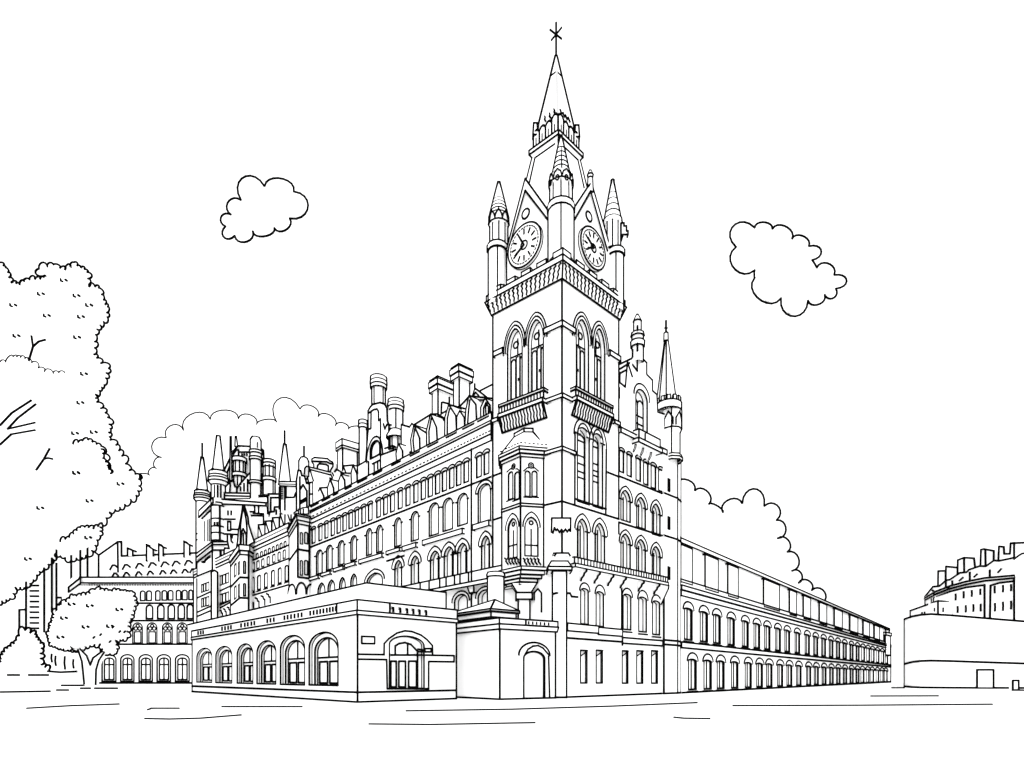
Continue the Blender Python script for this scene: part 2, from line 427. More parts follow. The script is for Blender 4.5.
# turrets of the clock stage
def spire_bands(mb, cx, Y, x0, y0, y1, hw0, hw1, n):
    for i in range(1, n+1):
        t = i/(n+1); y = y0+(y1-y0)*t; h = hw0+(hw1-hw0)*t; c = plan(cx, Y)
        r = h*Y/F*1.01
        pts = [(c.x+r*math.cos(a), c.y+r*math.sin(a), zc(y, Y)) for a in [math.pi+math.pi*(.15+.7*j/6) for j in range(7)]]
        mb.ink(pts, k=.7, m=1)
def corner_turret(cx, Y, hw, rows, sp, nb, cx2, hw2, niches=3):
    """rows: shaft bottom, ring lo, ring hi, drum top, head top ; sp: spire base row, apex row"""
    mb = MB(); b0, r0, r1, d1, h1 = rows
    turret(mb, cx, Y, [(hw, b0, 0), (hw, r0)], vert=(0, 8, 12)); turret(mb, cx, Y, [(hw+1.1, r0), (hw+1.1, r1)])
    mb.build('turret_shaft', tw)
    cx = cx2; hw = hw2
    mb = MB(); turret(mb, cx, Y, [(hw-.8, r1), (hw-.8, d1, 0)], n=16, vert=(0, 8, 10, 12, 14)); mb.build('turret_drum', tw)
    mb = MB(); c = plan(cx, Y); R = (hw+.3)*Y/F
    turret(mb, cx, Y, [(hw-.6, d1, 0, 0), (hw+.6, d1-2, 1 if niches else 0, 0), (hw+.2, d1-5, 0)], vert=(0, 8))
    for i in range(niches):   # pointed niches round the head
        a0, a1 = math.pi*(1.14+i*.72/niches), math.pi*(1.14+(i+1)*.72/niches); am = (a0+a1)/2
        f_ = lambda a, y: (c.x+R*1.06*math.cos(a), c.y+R*1.06*math.sin(a), zc(y, Y))
        mb.ink([f_(a0, d1-3), f_(a0*.75+am*.25, d1-7), f_(am, h1), f_(a1*.75+am*.25, d1-7), f_(a1, d1-3)], k=.72)
    turret(mb, cx, Y, [(hw+.2, d1-5, 0), (hw+.1, h1+1.5, 0)], vert=(0, 8))
    mb.build('turret_head', tw)
    mb = MB(); turret(mb, cx, Y, [(hw-.2, sp[0], 1), (.7, sp[1], 0)], vert=(0, 8)); spire_bands(mb, cx, Y, cx, sp[0], sp[1]+6, hw-.2, 1, nb)
    mb.build('turret_spire', tw)
corner_turret(497.4, C0.y-.1, 8.6, (306, 252, 246.5, 227.5, 216), (217, 182.5), 6, 498.8, 9.3)
corner_turret(616, C2.y-.2, 6.9, (312, 256.5, 251, 225, 219), (220.5, 181), 4, 612.6, 8.2, 0)
mb = MB(); Yk = C2.y-.3
mb.poly(Wall(621, Yk, to=(628, Yk)), [(621, 223), (624, 223), (624, 226), (626.5, 226), (626.5, 231), (628, 231), (628, 234.5), (623, 234.5), (622, 238), (621, 238)], 0, .4); mb.build('gargoyle', tw)
mb = MB(); turret(mb, 612.6, C2.y-.2, [(1.5, 191), (1.3, 180.3)], n=8, vert=(0, 4)); mb.build('finial', tw)
# front corner turret
mb = MB(); cY = 62.35
turret(mb, 561, cY, [(12.4, 262, 0), (12.4, 212)], vert=(0, 8, 12)); turret(mb, 561, cY, [(12.9, 212.5), (13.2, 206.5)]); mb.build('turret_shaft', tw)
mb = MB(); turret(mb, 561, cY, [(11.0, 207, 0), (10.6, 186, 0)], vert=(0, 8, 10, 12, 14)); mb.build('turret_drum', tw)
mb = MB(); turret(mb, 561, cY, [(10.8, 190, 0), (11.6, 186, 1), (11.6, 181, 0), (9.2, 175.5, 0)]); c = plan(561, cY)
for i in range(4):
    R = 11.9*cY/F; a0, a1 = math.pi*(1+i/4), math.pi*(1+(i+1)/4); am = (a0+a1)/2
    f_ = lambda a, y: (c.x+R*math.cos(a), c.y+R*math.sin(a), zc(y, cY))
    mb.ink([f_(a0, 186), f_(a0*.7+am*.3, 180.5), f_(am, 178), f_(a1*.7+am*.3, 180.5), f_(a1, 186)], k=.7)
    if 1:
        mb.ink([f_(am+.16*math.cos(t), 186.5+2.6*math.sin(t)) for t in [math.pi*j/4 for j in range(8)]], True, .6)
mb.build('turret_head', tw)
mb = MB(); turret(mb, 561, cY, [(8.6, 176, 1), (.5, 136, 0)], vert=(0, 8)); mb.ink([(c.x, c.y-8.7*cY/F*.93, zc(175, cY)), (c.x, c.y-1.6*cY/F, zc(146, cY))], k=.8); spire_bands(mb, 561, cY, 561, 176, 144, 8.6, 1.8, 5); mb.build('turret_spire', tw)
# main roof, platform, lantern, spire
S0, S1 = .95, .385
zR0, zR1 = zc(262, TY), EYE+(HY-139.5)*(CT.y-S1*(CT.y-TY))/F
mb = MB(); mb.prism(lerp2(CT, PT, S0), zR0, zR1, lerp2(CT, PT, S1), it=False, ib=False, iv=(0, 1, 3)); 
a_, b_ = lerp2(CT, PT, S0), lerp2(CT, PT, S1)
for i0, i1 in ((1, 0), (3, 0)):
    p, q = a_[i0].lerp(a_[i1], .14), b_[i0].lerp(b_[i1], .14); o_ = (p-CT).normalized()*.04
    mb.ink([(p.x+o_.x, p.y+o_.y, zR0), (q.x+o_.x, q.y+o_.y, zR1-.3), (b_[0].lerp(b_[i0], .1)+o_).to_3d()+Vector((0, 0, zR1-.3))])
mb.build('roof', tw)
zR2 = EYE+(HY-130.6)*(CT.y-.41*(CT.y-TY))/F
mb = MB(); mb.prism(lerp2(CT, PT, S1-.01), zR1-.05, zR1+.35, lerp2(CT, PT, .43), it=False, ib=False, k=.8); mb.prism(lerp2(CT, PT, .43), zR1+.36, zR2, k=.85); mb.build('roof_cornice', tw)
mb = MB(); LT = lerp2(CT, PT, .36); zL = zR2+.02
core2 = lerp2(CT, PT, .27); mb.prism(core2, zL, zL+1.6, it=False, ib=False, iv=())
for i0, i1 in ((0, 1), (0, 3), (1, 2), (3, 2)):
    A, B = LT[i0], LT[i1]; n = 4; e = (B-A)/n; nn = Vector((-e.y, e.x)).normalized()
    if nn.dot(A-CT) > 0: nn = -nn
    for k in range(n):
        p, q = A+e*k, A+e*(k+1)
        hz = 2.1 if k else 2.35
        top = [(p.lerp(q, t), zL+hz-.35+.35*math.sin(math.pi*t)) for t in (0, .12, .3, .5, .7, .88, 1)]
        f_ = [Vector((p.x, p.y, zL))]+[Vector((w.x, w.y, z_)) for w, z_ in top]+[Vector((q.x, q.y, zL))]
        b_ = [v+Vector((nn.x, nn.y, 0))*.3 for v in f_]
        mb.face(f_); mb.face(b_); mb.loft(f_, b_); mb.ink(f_)
    for k in range(n):
        m_ = A+e*(k+.55); mb.ink([(m_.x-nn.x*.02, m_.y-nn.y*.02, zL), (m_.x-nn.x*.02, m_.y-nn.y*.02, zL+1.2)], k=.6)
mb.build('lantern_arcade', tw)
mb = MB()
for c_ in (LT[1], LT[3]):
    mb = MB(); s_ = .28; q = c_.lerp(CT, .08)
    mb.prism([q+Vector(v) for v in ((-s_, -s_), (s_, -s_), (s_, s_), (-s_, s_))], zL+1.6, zL+3.0, [q+Vector(v)*.7 for v in ((-s_, -s_), (s_, -s_), (s_, s_), (-s_, s_))])
    mb.build('pinnacle', tw)
mb = MB(); Yc = CT.y; cxs = HX+CT.x/CT.y*F

# square pyramid spire set on the same plan as the tower
zz0 = zc(121, 67); sl = .265/(zc(52, 67)-zz0)
lev = [(zL, .335), (zz0, .277), (zc(72.5, 67), .277-sl*(zc(72.5, 67)-zz0)), (zc(52, 67), .013)]
rg = [[(p.x, p.y, z_) for p in lerp2(CT, PT, s_)] for z_, s_ in lev]
for a, b in zip(rg, rg[1:]):
    mb.loft(a, b)
    for i in (1, 3): mb.ink([a[i], b[i]], k=1.2)
mb.cap(rg[-1]); mb.ink(rg[2], True, .8); mb.ink(rg[3], True, .8)
mb.ink([Vector(rg[0][0])+Vector((0, -.08, 0)), Vector(rg[2][0])+Vector((0, -.08, 0))], k=1.0, m=2)
for side, lst in ((1, ((.16, 112), (.40, 116.5), (.66, 119.5))), (3, ((.20, 112.5), (.38, 115.5), (.54, 118), (.72, 120.5)))):
    for t, y in lst:
        def SP(t_, y_):
            p = PT[0].lerp(PT[side], t_); Yq = CT.y+(p.y-CT.y)*.28; z_ = zc(y_, Yq); s_ = .277-sl*(z_-zz0); q = CT+(p-CT)*s_; return (q.x, q.y-.1, z_)
        w_ = .07 if side == 1 else -.07
        mb.ink([SP(t+w_*.6, y-2.6), SP(t+w_*.1, y-.9), SP(t+w_*.5 if side == 1 else t-w_*.1, y+.6), SP(t-w_*.7, y+2.4)], k=.8)
mb.build('spire', tw)
mb = MB(); cF = lambda x, y: plan(x, Yc).to_3d()+Vector((0, 0, zc(y, Yc)))
mb.ink([cF(cxs, 56), cF(cxs, 23)], k=.95); mb.ink([cF(cxs-6, 29.8), cF(cxs+5.3, 38.7)], k=.85); mb.ink([cF(cxs+5.3, 27.8), cF(cxs-4.6, 40)], k=.85)
mb.ink([(c.x, c.y-.7, zc(34, Yc)), (c.x, c.y+.7, zc(34, Yc))]); mb.build('weather_vane', tw)

# oriel on the left face
oA, oB, oC = plan(502, 64.4), plan(520.5, 62.0), TL.xy(TL.u(543.7)); 
OW1 = Wall(520.5, 62.0, to=(502, 64.4)); OW2 = Wall(520.5, 62.0, to=(543.7, TL.Y(543.7)))
uo1, uo2 = OW1.u(502), OW2.u(543.7)
oBack = [TL.xy(TL.u(502), -.1), ]
OP = [oB, oA, TL.xy(TL.u(502)-.0, -.05), oC+TL.n*-.05]
zo0, zo1 = zc(566, 62), zc(452, 62)
orl = MB(); fa = Facade(OW1, [(0, zo0), (uo1, zo0), (uo1, zo1), (0, zo1)], tw); fb = Facade(OW2, [(0, zo0), (uo2, zo0), (uo2, zo1), (0, zo1)], tw)
def twolight(f_, x0, x1, yt, yb, up=True):
    w = x1-x0; xm = (x0+x1)/2
    yc = yt+7
    for a, b in ((x0, x0+w*.42), (x1-w*.42, x1)):
        f_.win(a, b, yt+9, yb, r=2.5, dep=.1, k=.7, name='oriel_window', n=3, sill=(1.5, 1, 0))
    mb = MB(); R = w*.17
    W = f_.W; u0, z0 = W.u(xm), W.z(xm, yt+3.6); Rm = 2.7*62/F
    mb.ink([W.pt(u0+Rm*math.cos(i*math.pi/6), z0+Rm*math.sin(i*math.pi/6), .05) for i in range(12)], True)
    mb.ink([W.pt(u0+Rm*.4*math.cos(i*math.pi/4), z0+Rm*.4*math.sin(i*math.pi/4), .05) for i in range(8)], True, .6)
    c_ = [W.P(x0-1.5, yt+9, .04), W.P(x0+w*.2, yt+5.6, .04), W.P(x0+w*.3, yt+6, .04)]; mb.ink(c_)
    c_ = [W.P(x1+1.5, yt+9, .04), W.P(x1-w*.2, yt+5.6, .04), W.P(x1-w*.3, yt+6, .04)]; mb.ink(c_)
    mb.segs = [(a, b, .62*k, m) for a, b, k, m in mb.segs]; mb.build('tracery', tw)
twolight(fa, 508.3, 519.2, 463, 499); twolight(fb, 525, 537, 462, 496.3)
for f_, x0, x1, yt, yb in ((fa, 508, 517.3, 518.5, 558), (fb, 524.8, 538, 517, 556)):
    xm = (x0+x1)/2
    f_.win(x0, x1, yt, yb, r=10, kind='pointed', hoods=((2.0, 5, 10),), dep=.15, k=.72, name='oriel_window', bars=(('v', .5, yt+12), ('o', .5, yt+5.5, 1.9), ('h', 545)))
fa.build(mb=orl); fb.build(mb=orl)
orl.ink([OW1.pt(0, zo0, 0), OW1.pt(0, zc(503, 62), 0)]); orl.ink([OW1.pt(0, zc(503, 62), 0), OW1.pt(0, zo1, 0)])
orl.face([(oA.x, oA.y, zo0), (OP[2].x, OP[2].y, zo0), (OP[2].x, OP[2].y, zo1), (oA.x, oA.y, zo1)])
orl.ink([(oA.x, oA.y, zo0), (oA.x, oA.y, zo1)]); orl.ink([(oC.x, oC.y, zo0), (oC.x, oC.y, zo1)])
for y0, y1, d in ((506, 503.2, .06),): orl.prism(offset_poly(OP, d), zc(y0, 62), zc(y1, 62), iv=())
for f_, xs in ((fa, [506, 509, 512, 515, 518]), (fb, [524.5, 528, 531.5, 535, 538.5])):
    for x in xs: orl.pline(f_.W, [(x-1.2, 558.2), (x+.3, 559.5), (x, 561.5), (x+2.2, 564.5)], .05)
orl.build('oriel', tw)
orb = MB()
for y0, y1, d in ((456.8, 453.8, .12), (453.6, 450.3, .28), (450.1, 447.3, .38)): orb.prism(offset_poly(OP, d), zc(y0, 62), zc(y1, 62), iv=(0, 1, 3), k=.7)
orb.build('oriel_cornice', tw)
mb = MB(); oc = (oA+oB+oC+OP[2])/4; e_ = offset_poly(OP, .22)
ridge = [TL.P(533.5, 431, .25), TL.P(516, 436.5, .25), TL.P(516, 436.5, 0), TL.P(533.5, 431, 0)]
rr = [Vector((p.x, p.y)) for p in ridge]; zt1, zt0 = ridge[0].z, ridge[1].z
base = [(e_[0].x, e_[0].y, zc(447.2, 62)), (e_[1].x, e_[1].y, zc(447.2, 62)), (e_[2].x, e_[2].y, zc(447.2, 62)), (e_[3].x, e_[3].y, zc(447.2, 62))]
q1 = TL.pt(TL.u(516.5), ridge[0].z, .5); q0 = TL.pt(TL.u(533.5), ridge[0].z, .5)
mid = (q0+q1)/2+Vector((TL.n.x, TL.n.y, 0))*.35
top = [mid, q1, TL.pt(TL.u(516.5), ridge[0].z, 0), TL.pt(TL.u(533.5), ridge[0].z, 0)]
top = [TL.pt(TL.u(528), zt1, .7), TL.pt(TL.u(516), zt1, .3), TL.pt(TL.u(516), zt1, -.05), TL.pt(TL.u(533.3), zt1, .05)]
mb.loft(base, top); mb.ink([base[1], top[1]]); mb.ink([base[3], top[3]])
cp = [Vector((p.x, p.y)) for p in top]; mb.prism(cp, zt1, zt1+.4, iv=(0, 1, 3))
b2 = [Vector(p)+Vector((0, -.25, 1.0)) for p in base]
for a, b in ((1, 0), (0, 3)):
    for k in range(0, 14, 2):
        p = b2[a].lerp(b2[b], k/14+.02)+Vector((0, -.15, -.75)); q = b2[a].lerp(b2[b], (k+1)/14)+Vector((0, -.15, -.75)); mb.ink([p, q], k=.6)
mb.build('oriel_roof', tw)
mb = MB(); rows = [(566.5, 569.8, .35), (570, 574, .12), (574.3, 577.5, -.15), (577.8, 581, -.45), (581.2, 583.6, -.75)]
oq = OP
for y1, y0, d in rows:
    P = [oB+(oc-oB)*max(0, -d)*.42 + (oB-oc).normalized()*max(0, d), oA+(oc-oA)*max(0, -d)*.42+(oA-oc).normalized()*max(0, d), OP[2], oC+(oc-oC)*max(0, -d)*.5+(oC-oc).normalized()*max(0, d)]
    mb.prism(P, zc(y0, 62), zc(y1, 62), iv=(0, 1, 3), k=.7)
cc = plan(524, 63.4)
sq = lambda hx, hy: [cc+Vector(v) for v in ((-hx, -hy), (hx, -hy), (hx, hy), (-hx, hy))]
mb.prism(sq(.75, .5), zc(592.6, 63), zc(584, 63), [cc+Vector(v) for v in ((-1.35, -.9), (1.35, -.9), (1.35, .8), (-1.35, .8))], it=False)
mb.prism(sq(.86, .6), zc(599.4, 63), zc(592.8, 63)); mb.prism(sq(.62, .4), 0, zc(599.5, 63), it=False)
mb.build('oriel_corbel', tw)
# canopy and corner pier
mb = MB(); Wc = Wall(562, TY-.55, to=(580, TY-.5))
zig = [(551.8, 518), (570.7, 518), (570.5, 531.5), (569, 529.3), (567.3, 532), (565.5, 529), (563.5, 532), (561.5, 529.3), (559.6, 532.5), (557.5, 529), (556, 530.5), (554.5, 527.5), (553, 533), (551.4, 532)]
mb.poly(Wc, zig, 0, .5, edges=(0, 1)); mb.build('niche_canopy', tw)
mb = MB(); pc = plan(559.5, TY-.1)
hx = 7.0*TY/F
P = [Wc.xy(Wc.u(x), 0) for x in (552.4, 566.6)]; P2 = [P[0], P[1], P[1]+Vector((0, 1.0)), P[0]+Vector((0, 1.4))]
mb.prism(P2, 0, zc(571, TY-.5), iv=(0, 1), ib=False)
mb.ink([(P2[0].x, P2[0].y, .02), (P2[1].x, P2[1].y, .02)]); mb.pline(Wc, [(556.5, 571), (556, 568.8), (568, 568.8), (569.5, 571)], .04)
mb.prism(offset_poly(P2, .5), zc(571, TY-.5), zc(567.5, TY-.5)); mb.prism(offset_poly(P2, .48), zc(567.4, TY-.5), zc(561.5, TY-.5), offset_poly(P2, .12))
mb.prism([p for p in offset_poly(P2, -.15)], zc(561, TY-.5), zc(553, TY-.5), iv=())
mb.poly(Wc, [(554.5, 555.8), (556.5, 553), (568.5, 553), (570.2, 555.8)], .12, .5, edges=(), closed=False)
mb.build('corner_pier', tw)
mb = MB(); mb.poly(TL, [(534.5, 600), (534.5, 592.5), (538, 588.8), (541.5, 593), (541.5, 612)], .05, .05, edges=(), closed=False); mb.build('niche', tw)
mb = MB(); mb.poly(TL, [(533, 620), (533, 592)], .05, .05) if 0 else None

# ================================================================== GABLED BLOCK (same plane, right of the tower)
gbk = thing('hotel_block', 'crow-stepped gabled brick block with a slim spired turret, joined to the clock tower', 'hotel', (*TR.xy((uR+TR.u(676))/2), 0))
uE = TR.u(676); zE = TR.z(645, 440)
ztop = TR.z(618.5, 427.5); zst = zc(418.5+9, TY) 
# string course lines converge on the plane: rows measured at the tower edge
zB = TR.z(618.5, 430); f2 = Facade(TR, [(uR, 0), (uE, 0), (uE, zB), (uR, zB)], gbk)
for x0, x1, yt, yb in ((619.4, 623.6, 450.5, 472), (626.8, 631.3, 454.5, 476), (635.8, 640.4, 458.2, 480.6), (643.4, 647.9, 462.2, 484.4), (650.9, 655.6, 465.4, 488), (658.4, 662.6, 469.5, 491)):
    f2.win(x0, x1, yt, yb, r=1.2, hoods=((.7, 2.6, 1),), dep=.1, n=4, k=.8)
for ys in (((620.7, 630.2, 490.5, 521), (636.4, 645.3, 497.5, 528), (651.9, 660, 504, 535)), ((620.7, 630.2, 534, 574), (636.4, 645.3, 539.5, 577), (651.9, 660, 546.5, 581))):
    for x0, x1, yt, yb in ys:
        f2.win(x0, x1, yt, yb, r=10, kind='pointed', hoods=((1.9, 4.2, 9),), dep=.5, imp=True, bars=(('v', .35, yt+6), ('v', .6, yt+6)))
for x0, x1, yt, yb, yh in ((623, 630.8, 594.3, 629.5, 588.4), (638.5, 646.3, 597.2, 631.7, 590.6), (652.3, 659.5, 601, 634.5, 595)):
    f2.win(x0, x1, yt, yb, r=2.5, hoods=((1.2, yt-yh, 2.5),), dep=.5, bars=(('v', .2, yt+2),), sill=(.8, 2.5, 0))
for x0, x1 in ((622, 627.8), (636.5, 642.7), (651.2, 657.3)):
    f2.win(x0, x1, 650.8, 683.2, r=0, kind='flat', dep=.22, name='slit_window', extra=lambda pb, W, q, Z, x0=x0, x1=x1: pb.ink([W.pt(W.u(x0), Z(657), q+.1), W.pt(W.u(x1), Z(651), q+.3)], k=.6))
wb = f2.build()
bk = [TR.xy(uR, -9), TR.xy(uE, -9)]; fr_ = [TR.xy(uR), TR.xy(uE)]
wb.face([(fr_[1].x, fr_[1].y, 0), (bk[1].x, bk[1].y, 0), (bk[1].x, bk[1].y, zB), (fr_[1].x, fr_[1].y, zB)])
wb.face([(fr_[0].x, fr_[0].y, zB), (fr_[1].x, fr_[1].y, zB), (bk[1].x, bk[1].y, zB), (bk[0].x, bk[0].y, zB)])
wb.face([(bk[0].x, bk[0].y, 0), (bk[1].x, bk[1].y, 0), (bk[1].x, bk[1].y, zB), (bk[0].x, bk[0].y, zB)])
for y in (522.3, 476.0):
    z_ = TR.z(618.6, y); wb.ink([TR.pt(uR, z_, .03), TR.pt(TR.u(675.4), z_, .03)])
wb.ink([TR.pt(uR, 0, .02), TR.pt(TR.u(662), 0, .02)])
z_ = TR.z(603, 470.5); wb.ink([TR.pt(TR.u(607), z_, .03), TR.pt(uR, z_, .03)])
wb.build('wall', gbk)
mb = MB(); z1, z0 = TR.z(618.5, 428), TR.z(618.5, 433); mb.slab(TR, uR, TR.u(664.5), z0, z1, -.05, .35)
mb.build('cornice', gbk)
mb = MB()
mb.slab(TR, TR.u(622), TR.u(662), TR.z(640, 644.4), TR.z(640, 639), -.05, .08, k=.85)
mb.build('string_course', gbk)
# slit windows by the pier
for y0, y1 in ((479, 490.5), (517, 528.5), (567, 578.5)):
    mb = MB(); mb.poly(TR, [(668.2, y0), (669.6, y0+.6), (669.6, y1+.6), (668.2, y1)], .36, .3, k=.95); mb.build('slit_window', gbk)
# balustrade across both
o = 1.0
gx0, gx1 = TR.u(574.6, o), TR.u(667.5, o)
zt, zm, zl = TR.z(574.6, 556.8, o), TR.z(574.6, 563.2, o), TR.z(574.6, 566.8, o)
mb = MB(); mb.slab(TR, gx0, gx1, zm, zt, o-.25, o, k=.8)
n = 34
for i in range(1, n):
    u_ = gx0+(gx1-gx0)*i/n; mb.ink([TR.pt(u_, zm+.12, o+.02), TR.pt(u_, zt-.1, o+.02)], k=.7)
mb.build('balustrade', gbk)
mb = MB(); mb.slab(TR, gx0, gx1, zl, zm-.01, -.05, o+.12, k=.7); mb.build('balcony_floor', gbk)
for x in (581, 594.5, 608, 620.5, 638.5, 654):
    mb = MB(); u_ = TR.u(x); w_ = .16
    pr = [(.9, zl-.01), (.85, zl-.2), (.6, zl-.35), (.5, zl-.6), (.2, zl-.85), (.12, zl-1.1), (-.02, zl-1.1), (-.02, zl-.01)]
    a = [TR.pt(u_-w_, z_, o_) for o_, z_ in pr]; b = [TR.pt(u_+w_, z_, o_) for o_, z_ in pr]
    mb.face(a); mb.face(b); mb.loft(a, b); mb.ink(a[:6]); mb.build('bracket', gbk)
mb = MB(); u_ = TR.u(661.8)
pr = [(1.15, zl), (1.1, zl-.4), (.1, zl-2.2), (-.02, zl-2.2), (-.02, zl)]
a = [TR.pt(gx1-.2, z_, o_) for o_, z_ in pr]; b = [TR.pt(gx1, z_, o_) for o_, z_ in pr]; mb.face(a); mb.face(b); mb.loft(a, b); mb.ink(b[:3]); mb.build('bracket', gbk)
# crow-stepped gable
gm = MB(); gW = TR
gpts = [(618.9, 426), (618.9, 364.5), (631.5, 358.5), (632.6, 357), (632.6, 350), (642.6, 350), (642.7, 355), (642.8, 359), (646.5, 362.8), (646.5, 374.4), (652.3, 380.2), (652.3, 390.7), (656.6, 394.5), (657.5, 412), (664, 414), (664, 452)]
fg = Facade(TR, [(TR.u(x, -.1), TR.z(x, y, -.1)) for x, y in gpts], gbk, out=-.1)
fg.win(635.6, 647.2, 390, 438, r=10, hoods=((2.0, 5.5, 8),), dep=.6, n=7, name='gable_window', bars=(('a', .02, .5, 398, 438, 5), ('a', .5, .98, 398, 438, 5), ('v', .5, 403), ('h', 414), ('h', 422), ('h', 429)))
fg.build(mb=gm); gm.ink([gW.P(x, y, -.1) for x, y in gpts[5:-1]], k=.9); gm.ink([gW.P(x, y, -.1) for x, y in gpts[1:5]], k=.9); [gm.pline(gW, l_, -.07, k=.9) for l_ in ([(619, 369.5), (629.5, 363)], [(619, 374), (625.5, 370.3)], [(619.8, 372.5), (619.8, 382.5), (625.2, 387), (627.4, 361.8), (632.2, 376.8)], [(619.3, 398), (619.3, 388)])]
bk_ = [(TR.u(x, -.1), TR.z(x, y, -.1)) for x, y in gpts]
gm.loft([TR.pt(u, z, -1.1) for u, z in bk_], [TR.pt(u, z, -.1) for u, z in bk_]); gm.tess([bk_], lambda a, b: TR.pt(a, b, -1.1))
for x, y0, y1 in ((637.2, 357, 370),): gm.pline(TR, [(632.4, 364.5), (637.2, 371), (637.2, 357.2), (642.6, 360.5)], -.05)
gm.build('stepped_gable', gbk)
mb = MB()
mb.poly(TR, [(618.9, 364), (631.6, 358.8), (631.6, 430), (618.9, 426)], -2.0, 4, edges=(), ink=False); mb.build('roof', gbk)
ch = MB(); Yg = TR.Y(637.5)
turret(ch, 637.6, Yg, [(5, 362, 0), (5, 347.5, 0)], vert=(0, 8)); turret(ch, 637.6, Yg, [(6, 347), (6.3, 341.5)]); turret(ch, 637.6, Yg, [(5.0, 341.5), (5.2, 336)])
turret(ch, 637.6, Yg, [(6.0, 336.5), (5.2, 333)]); turret(ch, 637.4, Yg, [(3.4, 333), (3.4, 321)], n=8, vert=(0, 4)); turret(ch, 637.3, Yg, [(3.8, 321.5), (.4, 314.5, 0)], n=8, vert=(0, 4))
ch.ink([plan(637.5, Yg-.75).to_3d()+Vector((0, 0, zc(y, Yg-.75))) for y in (326, 330)]); ch.ink([plan(637.5, Yg-.75).to_3d()+Vector((0, 0, zc(y, Yg-.75))) for y in (343.5, 350.5)])
ch.build('chimney', gbk)
mb = MB(); mb.slab(TR, TR.u(634), TR.u(655), TR.z(634, 440), TR.z(634, 430.5), -.05, .7); mb.ink([TR.P(645, 434, .72), TR.P(645, 443.5, .72)])
mb.slab(TR, TR.u(632.3), TR.u(656), TR.z(634, 444.5), TR.z(634, 440.2), -.05, .9); mb.build('gable_balcony', gbk)
for x, y in ((635.5, 446.5), (643, 450), (651, 454.5)):
    mb = MB(); mb.poly(TR, [(x-.5, y-2), (x+.8, y-2), (x, y+2), (x-1.8, y+5.5), (x-2.4, y+4), (x-1, y+1)], .5, .5, edges=(), k=.5); mb.build('bracket', gbk)
# corner turret with spire at the end of the block
Yt = TR.Y(671)
Y81 = TR.Y(681)
def pier(d, y0, y1, fl, mb, **kw):
    a, b = TR.xy(TR.u(661.8), d), TR.xy(TR.u(675.4), d); c = plan(679.2, Y81+.4)+Vector((d*.6, -d*.2)); e = c+Vector((-1, 3)); f = TR.xy(TR.u(661.8), -3)
    mb.prism([a, b, c, e, f], zc(y0, 77) if y0 else 0, zc(y1, 77), iv=fl, **kw)
t_ = MB(); pier(.3, None, 458.5, (1, 2), t_, ib=False, it=False); A_, B_, C_ = TR.xy(TR.u(661.8), .3), TR.xy(TR.u(675.4), .3), plan(679.2, Y81+.4)+Vector((.18, -.06))
t_.ink([(A_.x, A_.y, 0), (A_.x, A_.y, zc(594, 77))]); t_.ink([(A_.x, A_.y, .01), (B_.x, B_.y, .01), (C_.x, C_.y, .01)])
for y in (522.3, 476.0):
    z_ = TR.z(618.6, y); t_.ink([(A_.x, A_.y-.03, z_), (B_.x, B_.y-.03, z_), (C_.x+.02, C_.y-.03, z_)])
for y in (641.3, 645.6): z_ = zc(y, 77); t_.ink([(A_.x, A_.y-.03, z_), (B_.x, B_.y-.03, z_), (C_.x+.02, C_.y-.03, z_)])
t_.build('corner_pier', gbk)
t_ = MB(); turret(t_, 672, Yt, [(10, 462, 1), (10, 459, 1), (8.8, 456, 1)], n=8, vert=(0, 4)); t_.build('turret_collar', gbk)
t_ = MB(); turret(t_, 671.6, Yt, [(7.8, 456, 0), (7.8, 430, 0)], n=8, vert=(0, 4, 6)); turret(t_, 671.6, Yt, [(7.9, 434, 0), (9.6, 430, 1), (9.6, 412, 0)], n=8, vert=(0, 4, 6)); c = plan(671.6, Yt)
for k_ in range(2):
    a0, a1 = math.pi*(1.16+k_*.4), math.pi*(1.16+k_*.4+.3); am = (a0+a1)/2
    f_ = lambda a, y: (c.x+9.75*Yt/F*math.cos(a), c.y+9.75*Yt/F*math.sin(a), zc(y, Yt))
    t_.ink([f_(a0, 428), f_(a0, 421.5), f_(am, 414.5), f_(a1, 421.5), f_(a1, 428)], k=.75)
t_.build('turret_drum', gbk)
t_ = MB(); turret(t_, 669, Yt, [(11.6, 411.5), (11.6, 404)], n=16, vert=(0, 8)); c = plan(669, Yt); R0 = 11.6*Yt/F
for k_ in range(12):
    a0, a1 = 2*math.pi*k_/12+.12, 2*math.pi*(k_+.5)/12+.12; P_ = []
    P_ = [c+Vector((R0*math.cos(a), R0*math.sin(a))) for a in (a0, a1)]+[c+Vector((R0*.8*math.cos(a), R0*.8*math.sin(a))) for a in (a1, a0)]
    t_.prism(P_, zc(404.2, Yt), zc(399.5, Yt), ib=False, k=.6)
t_.build('battlement', gbk)
t_ = MB(); turret(t_, 666.3, Yt, [(9.4, 402, 0), (1.6, 341)], n=8, vert=(0, 4, 5, 6), rot=math.radians(-15)); turret(t_, 666.0, Yt, [(1.8, 341), (1.6, 333)], n=8, vert=(0, 4)); c = plan(666, Yt)
t_.ink([(c.x, c.y, zc(333, Yt)), (c.x, c.y, zc(321, Yt))]); t_.ink([plan(664.8, Yt).to_3d()+Vector((0, 0, zc(328, Yt))), plan(667.2, Yt).to_3d()+Vector((0, 0, zc(328, Yt)))], k=.8)
t_.build('spire', gbk)

